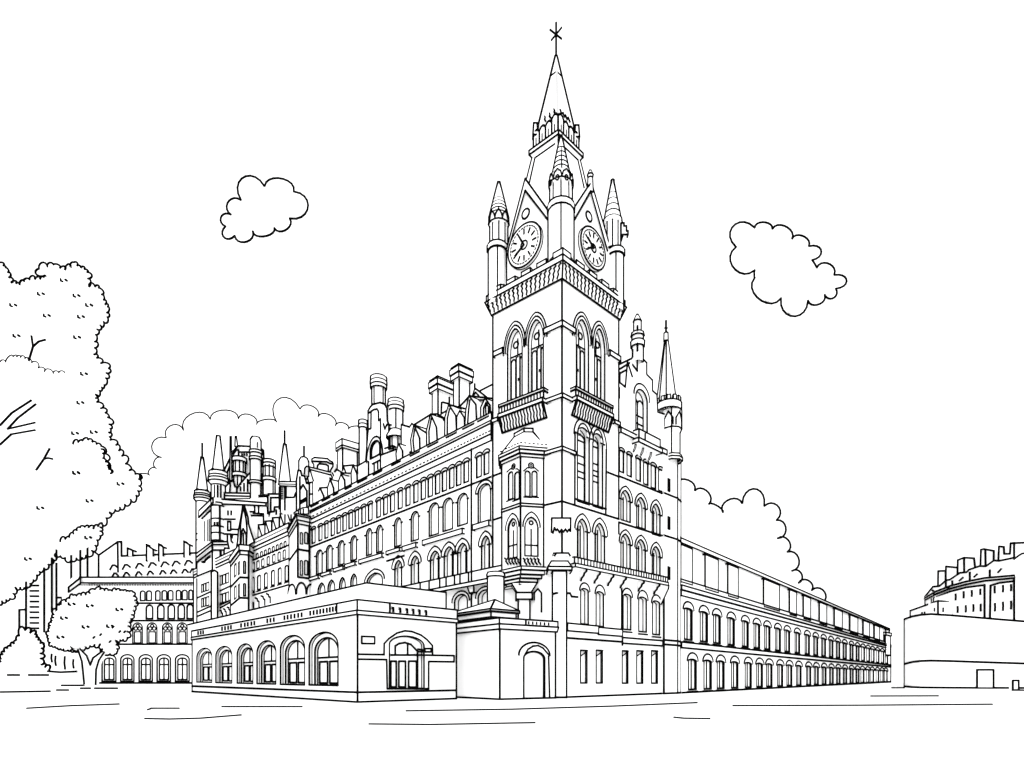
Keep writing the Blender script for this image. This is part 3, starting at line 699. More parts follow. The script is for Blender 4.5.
# ================================================================== RIGHT STATION RANGE
Y6 = TR.Y(681)
RW = Wall(681, Y6, 1000)
rng = thing('station_range', 'long two-storey arcaded side range of the station receding to the right', 'station building', (*RW.xy(RW.u(780)), 0))
uZ = RW.u(890.3); zt_ = RW.z(681, 577.7); zroof = RW.z(681, 537)
ff = Facade(RW, [(0, 0), (uZ, 0), (uZ, RW.z(681, 583)), (0, RW.z(681, 583))], rng)
X1 = [688, 703.6, 716.6, 730.9, 745, 756.6, 767, 777.6, 787, 797.1, 807, 815.4, 823.3, 830.8, 837.7, 844.4, 851.2, 857.3, 862.8, 867.9, 872.5, 877.4, 882.2, 886.3]
X2 = [692.1, 707.4, 720.4, 734.4, 748, 759.3, 769, 779.8, 789.1, 798.5, 808.3, 816, 823.8, 831.1, 838, 844.7, 851.3, 857.2, 862.2, 867.5, 872, 877.2, 881.8, 885.7]
for xs, yt0, yb0, xr in ((X1, 608.3, 639.6, 688), (X2, 659.3, 689.4, 692)):
    for j, x in enumerate(xs):
        q = (1000-x)/(1000-xr); f_ = lambda y: HY+(y-HY)*q
        h = 3.5*q**1.35+.45
        ff.win(x-h, x+h, f_(yt0), f_(yb0), r=1.8*q, k=.52+.34*q, hoods=((1.1*q+.3, 6.5*q, 1.5*q),), dep=.25, n=3 if q < .6 else 5, sill=(1.2*q, 2.2*q, 0) if q > .55 else None,
               bars=(('v', .55, f_(yt0)+1),) if q > .45 else ())
wb = ff.build()
bkz = RW.z(681, 583)
a, b = RW.xy(0, -14), RW.xy(uZ, -14); c_, d_ = RW.xy(0), RW.xy(uZ)
for p, q in ((b, d_), (a, b)): wb.face([(p.x, p.y, 0), (q.x, q.y, 0), (q.x, q.y, bkz), (p.x, p.y, bkz)])
wb.face([(p.x, p.y, bkz) for p in (c_, d_, b, a)])
wb.ink([(d_.x, d_.y, 0), (d_.x, d_.y, bkz)]); wb.ink([RW.pt(0, 0, .02), RW.pt(uZ, 0, .02)])
wb.build('wall', rng)
mb = MB(); 
mb.slab(RW, 0, uZ+.5, RW.z(681, 589.5), RW.z(681, 585), -.05, .1, k=.8); mb.slab(RW, 0, uZ+.4, RW.z(681, 595.5), RW.z(681, 590), -.05, .05, k=.75); mb.build('cornice', rng)
mb = MB(); mb.slab(RW, 0, uZ+.3, RW.z(681, 647.6), RW.z(681, 642), -.05, .08, k=.85); mb.build('string_course', rng)
# attic screen with piers
mb = MB(); mb.slab(RW, 0, uZ, RW.z(681, 583), RW.z(681, 541.5), -5, -.6, k=.3); 
mb.build('attic', rng)
mb = MB(); mb.slab(RW, 0, uZ-1.0, RW.z(681, 541.8), zroof, -5, -.15, k=.8); mb.build('roof', rng)
PX = [(681.5, 693.8, 0), (706.8, 719.6, 0), (729.4, 739.5, 0), (765, 780.5, 0), (790.7, 797.6, 0), (804.5, 811.6, 0), (820.4, 827.6, 0), (835.3, 843, 0), (850.8, 858.5, 0), (864, 870, 0), (875, 880, 0)]
for x0, x1, _ in PX:
    m2 = MB(); m2.slab(RW, RW.u(x0), RW.u(x1), RW.z(681, 581), RW.z(681, 543.2), -.7, -.25, k=.85); m2.build('pier', rng)
mb = MB(); z_ = RW.z(681, 578.3); mb.slab(RW, 0, uZ, RW.z(681, 584), z_, -.9, -.2, ends=False, k=.8); mb.build('parapet', rng)
boxLR(mb := MB(), 884, 885.2, 890, RW.Y(885), 633, 655, cap=((.9, 635, 632.4),), vl=-40); turret(mb, 887, RW.Y(887), [(1.6, 632, 0), (1.6, 629.8, 1)], n=8, vert=(0, 4)); mb.build('chimney', rng)

# ================================================================== LEFT HOTEL WING
YW = TL.Y(492)+.3
LW = Wall(491.5, YW, -22)
wing = thing('hotel_wing', 'long hotel wing with dormers and round chimneys running left from the clock tower', 'hotel', (*LW.xy(LW.u(400)), 0))
def zL(y, x=491.5, o=0): return LW.z(x, y, o)
uW = LW.u(309); zWt = zL(427)
fw = Facade(LW, [(0, 0), (uW, 0), (uW, zWt), (0, zWt)], wing)
tops = [(313.8, 3.2), (320.6, 3.3), (326.6, 3.3), (332.9, 3.4), (338.8, 3.5), (344.7, 3.6), (350.8, 3.7), (357, 3.7), (363.7, 3.8), (370.4, 3.9), (378.7, 3.9), (385.6, 4.0), (392.5, 4.1), (400.3, 4.2), (408.1, 4.3), (416, 4.4), (423.4, 4.4), (430.4, 4.5), (437.7, 4.6), (444.6, 4.6), (451.8, 4.7), (458.8, 4.7), (466.4, 4.8), (479, 4.9), (486.6, 4.9)]
def q22(x): return (x+22)/(466.4+22)
for x, w_ in tops:
    q = q22(x); fw.win(x-w_/2, x+w_/2, HY-(HY-461.3)*q, HY-(HY-482.0)*q, r=1, hoods=((1.0*q+.1, 3.0*q, 0.8),), dep=.1, n=4, k=.68+.12*q)
r2 = [(478.2, 490.6, 484, 522.5, 1), (457.6, 467.6, 493.5, 524.8, 0), (443, 452.8, 498.2, 530, 0), (429.2, 438.8, 503, 534.8, 0), (411.2, 418.8, 511.5, 540.3, 0), (394.6, 401.4, 517.8, 546, 0), (376.6, 382.6, 525.2, 551.8, 0), (366.4, 372, 528.6, 554.8, 0),
      (350.8, 357, 535.8, 560, 0), (338.2, 344.4, 540.6, 564.5, 0), (326.4, 332.6, 545.2, 569.5, 0), (316.4, 322.6, 550, 573.5, 0)]
for x0, x1, yt, yb, b in r2:
    q = q22((x0+x1)/2); fw.win(x0, x1, yt, yb, r=7*q, hoods=((2.2, 3.5, 7*q),) if b else (), dep=.35, imp=2, k=.6+.2*q, bars=(('v', .35, yt+3),) if q < .8 else ())
r3 = [(481.5, 489.8, 536, 571, 0), (457.6, 467.2, 543.2, 575, 0), (444.2, 453.6, 546.8, 578.5, 0), (430.4, 439.4, 551, 581.8, 0), (411.2, 419, 556, 586.5, 0), (394.8, 402, 560.5, 590, 0)]
for x0, x1, yt, yb, b in r3:
    q = q22((x0+x1)/2); fw.win(x0, x1, yt, yb, r=9*q, kind='pointed', hoods=((2.6, 4.8, 8*q),), dep=.5, imp=True, k=.62+.2*q, bars=(('v', .45, yt+5),))
for x0, x1, yt, yb in ((367, 382.6, 573, 596), (350.8, 357, 574, 596), (339.5, 345.5, 577.5, 598), (328, 335, 580, 600), (318, 325.2, 583, 602)):
    fw.win(x0, x1, yt, yb, r=8, kind='pointed', hoods=((2.2, 4, 8),) if x1-x0 > 10 else (), dep=.4, k=.8)
for x0, x1, yt, yb in ((454.6, 467.6, 594.5, 622), (478.2, 492, 590, 622)):
    fw.win(x0, x1, yt, yb, r=7, hoods=((2.2, 3.4, 7),), dep=.6, k=.8, extra=lambda pb, W, q, Z: None)
wb = fw.build()
bd = 13
a, b, c_, d_ = LW.xy(0, -bd), LW.xy(uW, -bd), LW.xy(uW), LW.xy(0)
for p, q in ((a, b), (b, c_), (a, d_)): wb.face([(p.x, p.y, 0), (q.x, q.y, 0), (q.x, q.y, zWt), (p.x, p.y, zWt)])
wb.face([(p.x, p.y, zWt) for p in (a, b, c_, d_)])
z_ = zL(440.4); 
wb.ink([LW.pt(0, zL(476.6), .03), LW.pt(uW, zL(476.6), .03)])
wb.ink([LW.P(471.5, 449, .03), LW.P(471.5, 606, .03)]); wb.ink([LW.P(309.4, 524, .03), LW.P(309.4, 577, .03)])
wb.build('wall', wing)
# cornice and parapet
mb = MB(); mb.slab(LW, 0, uW, zL(440.4), zL(434), -.05, .04, k=.8, ends=False); mb.slab(LW, 0, uW, zL(433.8), zL(423.5), -.05, .07, k=.8, ends=False)
dz_ = zL(430.5)
u_ = .2
while u_ < uW:
    L_ = .2*(1+u_/22); mb.ink([LW.pt(u_, dz_, .09), LW.pt(u_+L_, dz_, .09)], k=.7); u_ += L_*2.6
mb.build('cornice', wing)
mb = MB(); mb.slab(LW, 0, uW, zL(423.3), zL(420.6), -.05, .12, k=.75, ends=False); mb.build('gutter', wing)
mb = MB(); mb.slab(LW, 0, uW, zL(421), zL(412.0), -.9, 0, k=.85, ends=False)
for x0, x1 in ((478, 489), (463, 474.5), (446.5, 457), (428, 438.5), (410.5, 420), (392, 401), (373.5, 382.5), (358, 367.5), (345.5, 352), (333.5, 338.5), (322.5, 330.5), (311.2, 319)):
    z2 = zL(414.7); mb.ink([LW.pt(LW.u(x0), z2, .02), LW.pt(LW.u(x1), z2, .02)], k=.9)
mb.build('parapet', wing)
# sills under the second row
for x0, x1, yl, yr, t in ((424.6, 464.5, 539, 528.7, 5.2), (475, 491, 525, 520.5, 5.5), (404.5, 418, 547.5, 542.8, 4.6), (388.3, 401.5, 552, 547.6, 3.6), (361, 384, 560.8, 553.2, 4.2), (347, 357, 564.8, 561.6, 3.6), (335.5, 345, 568.8, 566, 3.4), (323, 332, 573.5, 571, 3.2), (311, 320, 577.5, 575.3, 3.2)):
    mb = MB(); mb.slab(LW, LW.u(x0), LW.u(x1), LW.z(x1, yr+t), LW.z(x1, yr), -.03, .35, k=.75); mb.build('window_sill', wing)
mb = MB(); mb.ink([LW.P(387, 561, .02), LW.P(404.5, 555.5, .02)]); mb.build('string_course', wing)
# gallery balustrade
o = .9; mb = MB(); Zg = lambda y: LW.z(495, y, o)
ga, gb_ = LW.u(503, o), LW.u(392, o)
mb.slab(LW, ga, gb_, Zg(577), Zg(566.6), o-.3, o, k=.8)
for x in (420.5, 429.4, 440, 446.4, 454.8, 460.3, 468.8, 471.8): mb.ink([LW.pt(LW.u(x, o), Zg(577), o+.02), LW.pt(LW.u(x, o), Zg(566.6), o+.02)])
mb.build('balustrade', wing)
mb = MB(); mb.slab(LW, ga, gb_, Zg(581.5), Zg(577)-.02, -.05, o+.1, k=.8); mb.build('gallery_floor', wing)
mb = MB(); mb.poly(LW, [(467.3, 586.3), (473.8, 584.8), (473.8, 592.4), (469.6, 593.2)], .5, .5); mb.ink([LW.P(471.5, 593, .03), LW.P(471.5, 607, .03)]); mb.build('bracket', wing)
# dormers: pointed gables behind the parapet with a little roof running back
DM = [((469, 396), (466, 410), (465, 425), (475.8, 404.5), (476.7, 421)), ((485.2, 398.3), (480.9, 407.5), (480.9, 417.5), (490, 405.3), (490.4, 414)),
      ((448.8, 404.8), (445, 417.5), (444.8, 435.5), (455.8, 415.7), (456.7, 431)), ((459.8, 410.8), (457, 417), (456.9, 430), (464.3, 417.7), (464.6, 427)),
      ((430.6, 414.2), (426.6, 431), (426.9, 445), (436.4, 427), (437.4, 441)), ((414, 425), (410.8, 440), (412, 452), (419.5, 438), (419.9, 449)),
      ((398.5, 443.7), (396.2, 454), (397, 460), (402.5, 450.7), (402.6, 458)), ((353.2, 465.3), (351.4, 473), (351.8, 483), (357, 474), (357.2, 480)),
      ((341.2, 474.4), (338.7, 481.5), (339, 489), (344.5, 480), (345, 486)), ((320, 488), (316.9, 496.5), (317.5, 501), (323.6, 495.7), (323.8, 497.5)),
      ((330.3, 479.5), (327.7, 488), (328, 494.5), (333.5, 488), (333.7, 492))]
for j, (ap, l, lf, r, rf) in enumerate(DM):
    m2 = MB(); q = q22(ap[0]); Yd = 1
    ol = [lf, l, ap, r, rf]
    low = [(lf[0], lf[1]+3), l, ap, r, (rf[0], rf[1]+3)]
    dp = 3.6 if j != 1 else 3
    m2.poly(LW, low, -1.2, dp, edges=(2,), closed=False, k=.9)
    f_ = lambda p, t: (p[0]+(ap[0]-p[0])*t+(1.6*q if p[0] < ap[0] else -1.0*q)*(1-t), p[1]+(ap[1]-p[1])*t+2.2*(t > .5))
    if j in (0, 1, 2, 4, 5): m2.pline(LW, [(lf[0]+2.6*q, lf[1]), (l[0]+2.6*q, l[1]+.5), (ap[0]+.9*q, ap[1]+4)], -1.15, k=.9)
    if j == 1: m2.pline(LW, [(486.0, 414), (485.6, 407.5), (486.6, 403.5), (488.4, 407), (488.4, 413)], -1.15, k=.8)
    m2.build('dormer', wing)
# steep roof slopes between the dormers
mb = MB()
for P_ in ([(412, 428), (414.5, 424.2), (430, 414.6), (444.5, 419.8), (446, 436), (430, 448), (412, 452)], [(446, 424), (457.5, 413.5), (469, 396.2), (486, 398), (492, 398.5), (492, 414), (446, 434)]):
    mb.poly(LW, P_, -3.2, 3, edges=(), ink=False)
mb.pline(LW, [(414.6, 424.4), (430, 414.8)], -3.15); mb.pline(LW, [(430.8, 414.2), (437.6, 413.9), (444.6, 418.6), (444.6, 420.4), (434, 416)], -3.15)
mb.pline(LW, [(415.5, 426), (426.4, 433)], -1.1); mb.pline(LW, [(449.3, 404.8), (464.4, 408.6)], -1.25); mb.pline(LW, [(469.6, 396), (492, 398.4)], -1.25); mb.pline(LW, [(459.5, 406.8), (468.8, 396.6)], -3.1); mb.pline(LW, [(441.8, 413.5), (446.8, 410.6)], -3.1); mb.pline(LW, [(480.4, 390.6), (492, 384.6)], -3.0)
mb.pline(LW, [(441.2, 414), (441.6, 402.6), (443, 402.3), (449, 403.8)], -3.1)
mb.build('roof', wing)
mb = MB(); mb.poly(LW, [(472.6, 396), (475, 388.4), (477, 389.6), (486.5, 397), (486, 400), (474, 400)], -2.6, .6, edges=()); mb.build('roof_gable', wing); mb = MB(); mb.pline(LW, [(473.6, 395.6), (475.6, 392.3), (479, 396)], -2.55, k=.8); mb.pline(LW, [(474.7, 388), (474.7, 384)], -2.6); mb.pline(LW, [(449.3, 404.5), (449.3, 397.5)], -2.6); mb.build('finial_rod', wing)
# chimney stacks
def stack(xl, xc, xr, yt, yb, caps, lo=None, o=-5, root=wing):
    m2 = MB(); boxLR(m2, xl, xc, xr, LW.Y(xc, o), yt, yb, caps); return m2.build('chimney', root)
stack(453.8, 459.2, 469.6, 372, 411, ((2.2, 378, 373), (2.9, 372.6, 367), (2.0, 366.6, 364.8)), o=-4)
stack(432.4, 438, 454.5, 384, 417, ((2.2, 390, 385.5), (2.9, 385, 379.5), (2.0, 379.2, 377.2)), o=-5)
Yc3 = LW.Y(378, -3)
def rstack(cx, hw, yb, y1, caps, o=-3, n=16, v=(0, 8, 10, 14), root=wing):
    m2 = MB(); Y_ = LW.Y(cx, o); turret(m2, cx, Y_, [(hw, yb, 0), (hw, y1, 0)], n=n, vert=v)
    for hw_, y0, yt in caps: turret(m2, cx, Y_, [(hw_-.3, y0, 1), (hw_, y0-.8, 0), (hw_, yt+.8, 0), (hw_-.3, yt, 1 if yt == caps[-1][2] else 0)], n=16, vert=(0, 8))
    return m2.build('chimney', root)
rstack(378.6, 6.1, 406, 386, ((7.4, 388.8, 385.4), (7.6, 385.2, 381.6), (7.4, 381.4, 377.4)))
rstack(395.8, 6.3, 432, 409, ((7.2, 411, 407.6), (7.5, 407.4, 404.2), (7.0, 404, 400.4)), v=(0, 8, 12))
rstack(363, 3.2, 466, 426, ((3.8, 428, 424.6), (3.7, 424.4, 420.6)), v=(0, 8))
stack(337.6, 342.6, 357.2, 446, 474, ((1.2, 448, 445.6), (1.2, 445.4, 439.2)), o=-5)
# big shouldered gable under the round stack
mb = MB(); W_ = LW; oo = -1.6
og = [(365.9, 493), (365.9, 461), (368.5, 430), (368.3, 411), (370.2, 407.5), (373, 404.3), (380, 402.5), (384.6, 404), (387, 408.5), (387.4, 421), (389, 425), (389, 449), (394.5, 448), (395.5, 464), (394.5, 470), (394.5, 478)]
fg = Facade(LW, [(LW.u(x, oo), LW.z(x, y, oo)) for x, y in og], wing, out=oo)
fg.win(370.3, 379.8, 441, 456.5, r=8, hoods=((3.2, 4, 18),), dep=.3, n=7, name='gable_window', k=.9)
fg.build(mb=mb); ogp = [(LW.u(x, oo), LW.z(x, y, oo)) for x, y in og]
mb.loft([LW.pt(u, z, oo-3) for u, z in ogp], [LW.pt(u, z, oo) for u, z in ogp]); mb.tess([ogp], lambda a, b: LW.pt(a, b, oo-3))
mb.ink([LW.pt(u, z, oo) for u, z in ogp[1:13]])
for ln in ([(368.6, 413), (374, 409.5), (377, 409), (378.6, 411.5), (378.6, 420.4), (380.6, 419), (380.6, 468)], [(371.2, 413), (371, 428.5), (366.5, 429.6)], [(370.5, 459), (380, 454)], [(372.5, 463.8), (380, 460)], [(374.3, 463), (374.3, 471)], [(377.8, 461), (377.8, 469)], [(383.5, 424), (385, 429), (387, 424.5), (391, 425)], [(380.6, 455), (395.5, 449.5)], [(385, 448.3), (392.5, 445.6), (395.5, 447)]):
    mb.pline(LW, ln, oo+.05, k=.9)
mb.build('stack_gable', wing)
mb = MB(); Yq = LW.Y(395, -2.2); turret(mb, 395.8, Yq, [(5.0, 450, 0), (5.0, 438, 0)], n=16, vert=(0, 8, 10, 13)); turret(mb, 395.8, Yq, [(8.6, 438.6), (8.4, 436.5, 0), (4.8, 430)], n=16, vert=(0, 8)); mb.build('chimney_base', wing)
mb = MB(); mb.poly(LW, [(401.5, 424.6), (409.8, 427), (412, 423.5), (414, 425.5), (414, 450), (401.5, 457)], -2.4, 2, edges=()); mb.build('roof', wing)
mb = MB(); mb.poly(LW, [(357.2, 495), (357.6, 466), (366, 461), (368.5, 462), (368.5, 490)], -1.5, 2, edges=(), closed=False)
mb.pline(LW, [(357.6, 466), (357.9, 481)], -1.45); mb.pline(LW, [(343, 466), (353.5, 465)], -1.45); mb.pline(LW, [(344, 467.8), (346, 473), (341, 473), (351.5, 473.3)], -1.45, k=.8); mb.build('parapet', wing)
mb = MB(); mb.poly(LW, [(330.5, 500), (331, 478), (334, 476.5), (337.6, 470), (341.5, 472), (352, 465.5), (353, 490)], -2.6, 3, edges=(), ink=False); mb.pline(LW, [(334.8, 471.5), (336.6, 469.3), (338.3, 470.2), (342.4, 472.7)], -2.5); mb.pline(LW, [(335.6, 473.6), (351.5, 473.6)], -2.5, k=.001); mb.build('roof', wing)

# pavilion between the two halves of the wing
PV = Wall(309.2, LW.Y(309.2, .35), to=(297.8, LW.Y(309.2, .35)*.985)); PV2 = Wall(297.8, LW.Y(309.2, .35)*.985, to=(289.5, LW.Y(289.5, -.4)))
pavs = [PV.A, PV.xy(PV.u(297.8)), PV2.xy(PV2.u(289.5))]
up, up2 = PV.u(297.8), PV2.u(289.5)
fp = Facade(PV, [(0, 0), (up, 0), (up, PV.z(298, 523)), (0, PV.z(298, 523))], wing)
for y0, y1 in ((532.5, 544), (560.5, 575.3)):
    fp.win(300.3, 302.6, y0, y1, r=1, dep=.06, k=.55, n=3); fp.win(304.6, 307.6, y0, y1-.5, r=1, dep=.06, k=.68, n=3)
pm = fp.build(); zt3 = PV.z(298, 523)
pm.face([PV2.pt(0, 0), PV2.pt(up2, 0), PV2.pt(up2, zt3), PV2.pt(0, zt3)])
PB = [pavs[0], pavs[1], pavs[2], LW.xy(LW.u(289.5), -6), LW.xy(LW.u(309.2), -6)]
pm.face([(p.x, p.y, zt3) for p in PB])
for p in pavs: pm.ink([(p.x, p.y, PV.z(298, 577)), (p.x, p.y, zt3)])
for y in (549.3,): pm.ink([PV.pt(0, PV.z(298, y), .03), PV.pt(up, PV.z(298, y), .03)]); pm.ink([PV2.pt(0, PV.z(298, y), .03), PV2.pt(up2, PV.z(298, y), .03)])
pm.ink([PV.pt(0, PV.z(298, 577), .03), PV.pt(up, PV.z(298, 577), .03)])
for x0, x1, yt in ((296.3, 306.2, 582.7), (306.6, 315.4, 584.4)): pm.pline(PV if x0 > 297 else PV, [(x0+(x1-x0)*(1-math.cos(t))/2, 594-(594-yt)*math.sin(t)**.8) for t in [math.pi*j/10 for j in range(11)]], .05)
pm.pline(PV2, [(288.3+7.4*(1-math.cos(t))/2, 594-(594-584.4)*math.sin(t)**.8) for t in [math.pi*j/10 for j in range(11)]], .05)
pm.build('bay_wall', wing)
mb = MB(); 
for y0, y1, d in ((523.8, 520.4, .1), (520.2, 516.4, .2), (516.2, 514.4, .35)): mb.prism(offset_poly(PB, d), PV.z(298, y0), PV.z(298, y1), iv=(0, 1, 2), k=.7, it=(y1 < 515))
mb.build('bay_cornice', wing)
mb = MB(); Yv = PV.Y(303)
W3 = Wall(309, Yv+.5, to=(292, Yv+.5))
mb.poly(W3, [(308.3, 514), (308.3, 507.5), (303, 507.5), (294, 512.5), (294, 514)], 0, 2, edges=())
for x in (298.5, 300.5, 303.3): mb.pline(W3, [(x, 509), (x, 513.5)], .03, k=.9)
mb.segs = [(a, b, k*.75, m) for a, b, k, m in mb.segs]; mb.build('bay_parapet', wing)
W4 = Wall(309, Yv+2.0, to=(292, Yv+2.0)); mb = MB()
mb.poly(W4, [(296.4, 512), (296.4, 480), (298, 470.3), (300.5, 470.6), (301.8, 475.5), (304.5, 476), (306.4, 483), (308.5, 483.8), (310, 482.5), (313, 482), (313.3, 512)], 0, 1.5, edges=(), closed=False)
mb.pline(W4, [(299.8, 510), (299.8, 490), (303, 484.6), (306.8, 491), (306.8, 508)], .03); mb.pline(W4, [(299.8, 477), (299.8, 491)], .03); mb.pline(W4, [(300, 501.5), (306.5, 497.5)], .03); mb.pline(W4, [(300, 503.8), (306.5, 500)], .03)
mb.pline(W4, [(309.3, 484), (309.3, 507)], .03); mb.pline(W4, [(309.5, 494), (313, 494)], .03, k=.8)
mb.build('bay_gable', wing)
mb = MB(); Y5 = Yv+1.2; turret(mb, 303.8, Y5+1.8, [(4.2, 476, 0), (4.2, 461.5, 0), (2.8, 458.5, 0), (.5, 457.4, 0)], vert=(0, 8)); c = plan(304, Y5+1.8); mb.ink([(c.x, c.y, zc(458, Y5)), (c.x, c.y, zc(442.5, Y5))]); mb.build('bay_dome', wing)
# steep roof to the right of the bay with its oval stack
W5 = Wall(330, Yv+.8, to=(300, Yv+2.5)); mb = MB()
mb.poly(W5, [(313.5, 503), (313.4, 483), (311, 470), (308.6, 466.5), (330.8, 472.3), (338.5, 473.8), (338.5, 496)], 0, 3, edges=(), ink=False)
for ln in ([(308.6, 466.6), (330.8, 472.2)], [(309.6, 469.4), (331, 475)], [(309, 466.6), (313.4, 481)], [(304.4, 474), (304.6, 468.5), (306.5, 466.3), (308.6, 466.7)], [(306.5, 479.6), (307.6, 477)], [(306.5, 484), (308.5, 481.5), (308, 478.5)], [(329.6, 478), (332.2, 478.5), (335, 477.6), (337.8, 477.5)], [(320.3, 487.8), (327.8, 487.3)], [(330.5, 474.4), (333, 478.2)], [(332.3, 473), (335, 477.8)]):
    mb.pline(W5, ln, .04, k=.75)
mb.build('roof', wing)
mb = MB(); W6 = Wall(335, Yv+3.5, to=(305, Yv+6)); 
ov = [(314, 468), (313.8, 464.8), (311.8, 461.8), (311.9, 459), (314.5, 457.4), (327.5, 458.6), (330, 460.8), (332.5, 462), (333, 466), (330.6, 470.3), (329.6, 473)]
mb.poly(W6, ov, 0, 1.6, edges=(), k=.8); mb.pline(W6, [(312, 461.2), (326.8, 461.8), (330, 463.5), (333, 463.8)], .03); mb.pline(W6, [(317.3, 469.5), (317.6, 465.5), (319.5, 463.7), (326, 464.4), (328.4, 466), (328.4, 472)], .03)
mb.build('chimney', wing)

# ================================================================== FAR WING AND END PAVILION
Y7 = LW.Y(289, -.6)
FW = Wall(289.3, Y7, -25)
far = thing('hotel_wing', 'far end of the hotel with tiny windows and a tall pointed gable', 'hotel', (*FW.xy(FW.u(240)), 0))
zF = lambda y: FW.z(289.3, y)
uF = FW.u(248.5); uF2 = FW.u(194)
ff = Facade(FW, [(0, 0), (uF2, 0), (uF2, zF(531)), (0, zF(531))], far)
def qf(x): return (x+25)/(289.3+25)
for x in (252.4, 257.4, 261.6, 265.5, 269.4, 273.4, 277.4, 281.2, 285.2):
    q = qf(x); ff.win(x-1.15, x+1.15, HY-(HY-539.5)*q, HY-(HY-545.5)*q, r=1.2, dep=.08, n=3, k=.62)
for x in (253.6, 258.2, 263, 268.4, 274, 279.3, 284.4):
    q = qf(x); ff.win(x-1.3, x+1.3, HY-(HY-548)*q, HY-(HY-556.3)*q, r=1, dep=.08, n=3, k=.62)
for x in (253, 259.2, 266, 273, 279.8, 286.6):
    q = qf(x); ff.win(x-1.6, x+1.6, HY-(HY-564.5)*q, HY-(HY-580)*q, r=1.6, dep=.12, n=3, k=.68, sill=(.6, 1.5, 0))
for xs, (a0, a1), (b0, b1) in (((219.8, 222.6, 225.8, 229.2), (575.8, 585), (594.3, 603)), ((201.2, 203.5, 206, 209.5), (584.5, 592.2), (598.6, 607))):
    for j in range(3):
        x0, x1 = xs[j]+.3, xs[j+1]-.3; q = (x0+25)/(xs[0]+25)
        ff.win(x0, x1, HY-(HY-a0)*q, HY-(HY-a1)*q, r=0, kind='flat', dep=.06, k=.62); ff.win(x0, x1, HY-(HY-b0)*q, HY-(HY-b1)*q, r=0, kind='flat', dep=.06, k=.62)
wb = ff.build(); zt4 = zF(531)
a, b, c_, d_ = FW.xy(0, -12), FW.xy(uF2, -12), FW.xy(uF2), FW.xy(0)
for p, q in ((a, b), (b, c_)): wb.face([(p.x, p.y, 0), (q.x, q.y, 0), (q.x, q.y, zt4), (p.x, p.y, zt4)])
wb.face([(p.x, p.y, zt4) for p in (a, b, c_, d_)])
wb.ink([(c_.x, c_.y, 0), (c_.x, c_.y, zt4)])
for y, x1 in ((544.8, 248.5), (558.3, 248.5), (584.6, 248.5)): wb.ink([FW.pt(0, zF(y), .03), FW.pt(FW.u(x1), zF(y), .03)], k=.85)
wb.ink([FW.P(217.6, 592, .03), FW.P(231, 585.7, .03)], k=.85); wb.ink([FW.P(218, 609, .03), FW.P(231, 602, .03)], k=.85); wb.ink([FW.P(197.5, 597.8, .03), FW.P(211, 591.5, .03)], k=.85); wb.ink([FW.P(197, 612.3, .03), FW.P(211, 606, .03)], k=.85)
wb.ink([FW.P(197, 616.5, .03), FW.P(211, 610.5, .03)], k=.85); wb.ink([FW.P(218, 606, .03), FW.P(233, 599, .03)], k=.85); wb.ink([FW.P(197.2, 579, .03), FW.P(197.2, 624, .03)])
for x, y in ((251.6, 599.5), (257, 598), (262.8, 596), (268.2, 593.8)):
    wb.pline(FW, [(x-1.5, y), (x+.6, y+1), (x+.8, y+3), (x+2.2, y+3.5), (x+2.2, y+9)], .05)
for x, y in ((220, 609.5), (223.6, 608), (227.4, 606.3)): wb.pline(FW, [(x, y+1), (x+1.6, y+1.5), (x+1.8, y+3.5), (x+2.8, y+4), (x+2.8, y+9)], .05)
wb.build('wall', far)
mb = MB()
mb.slab(FW, 0, uF2, zF(534.8), zF(531), -.05, .05, k=.75, ends=False); mb.slab(FW, 0, uF2+.2, zF(530.8), zF(522.8), -.05, .1, k=.8, ends=False)
u_ = .2
while u_ < uF2: mb.ink([FW.pt(u_, zF(526.8), .13), FW.pt(u_+.35, zF(526.8), .13)], k=.6); u_ += .85
mb.build('cornice', far)
# half-octagonal bay
Yb = FW.Y(249, 1.6); B1 = Wall(248.6, Yb, to=(240.3, Yb*.995)); B2 = Wall(240.3, Yb*.995, to=(231, FW.Y(231, .3)))
ub1, ub2 = B1.u(240.3), B2.u(231); zb1 = B1.z(245, 551)
f1 = Facade(B1, [(0, 0), (ub1, 0), (ub1, zb1), (0, zb1)], far); f2_ = Facade(B2, [(0, 0), (ub2, 0), (ub2, zb1), (0, zb1)], far)
for y0, y1 in ((561.3, 573.4), (583.6, 595.8)):
    f1.win(243.5, 245.5, y0, y1, r=1, dep=.06, k=.68, n=3); 
    f2_.win(238.6, 239.9, y0+.6, y1+.7, r=.6, dep=.06, k=.68, n=3); f2_.win(234.6, 236.6, y0+2.6, y1+2.6, r=.8, dep=.06, k=.68, n=3)
bm = f1.build(); f2_.build(mb=bm); BP = [B1.A, B1.xy(ub1), B2.xy(ub2), FW.xy(FW.u(231), -2), FW.xy(FW.u(248.6), -2)]
for p in (BP[0], BP[2]): bm.ink([(p.x, p.y, 0), (p.x, p.y, zb1)])
bm.face([(BP[0].x, BP[0].y, 0), (BP[4].x, BP[4].y, 0), (BP[4].x, BP[4].y, zb1), (BP[0].x, BP[0].y, zb1)])
for y in (577.6, 598): bm.ink([B1.pt(0, B1.z(245, y), .03), B1.pt(ub1, B1.z(245, y), .03)]); bm.ink([B2.pt(0, B1.z(245, y), .03), B2.pt(ub2, B1.z(245, y), .03)])
bm.pline(B1, [(241.4, 616), (241.4, 606), (244, 603.4), (246.7, 606), (246.7, 614)], .04) if 0 else None
bm.build('bay_wall', far)
mb = MB()
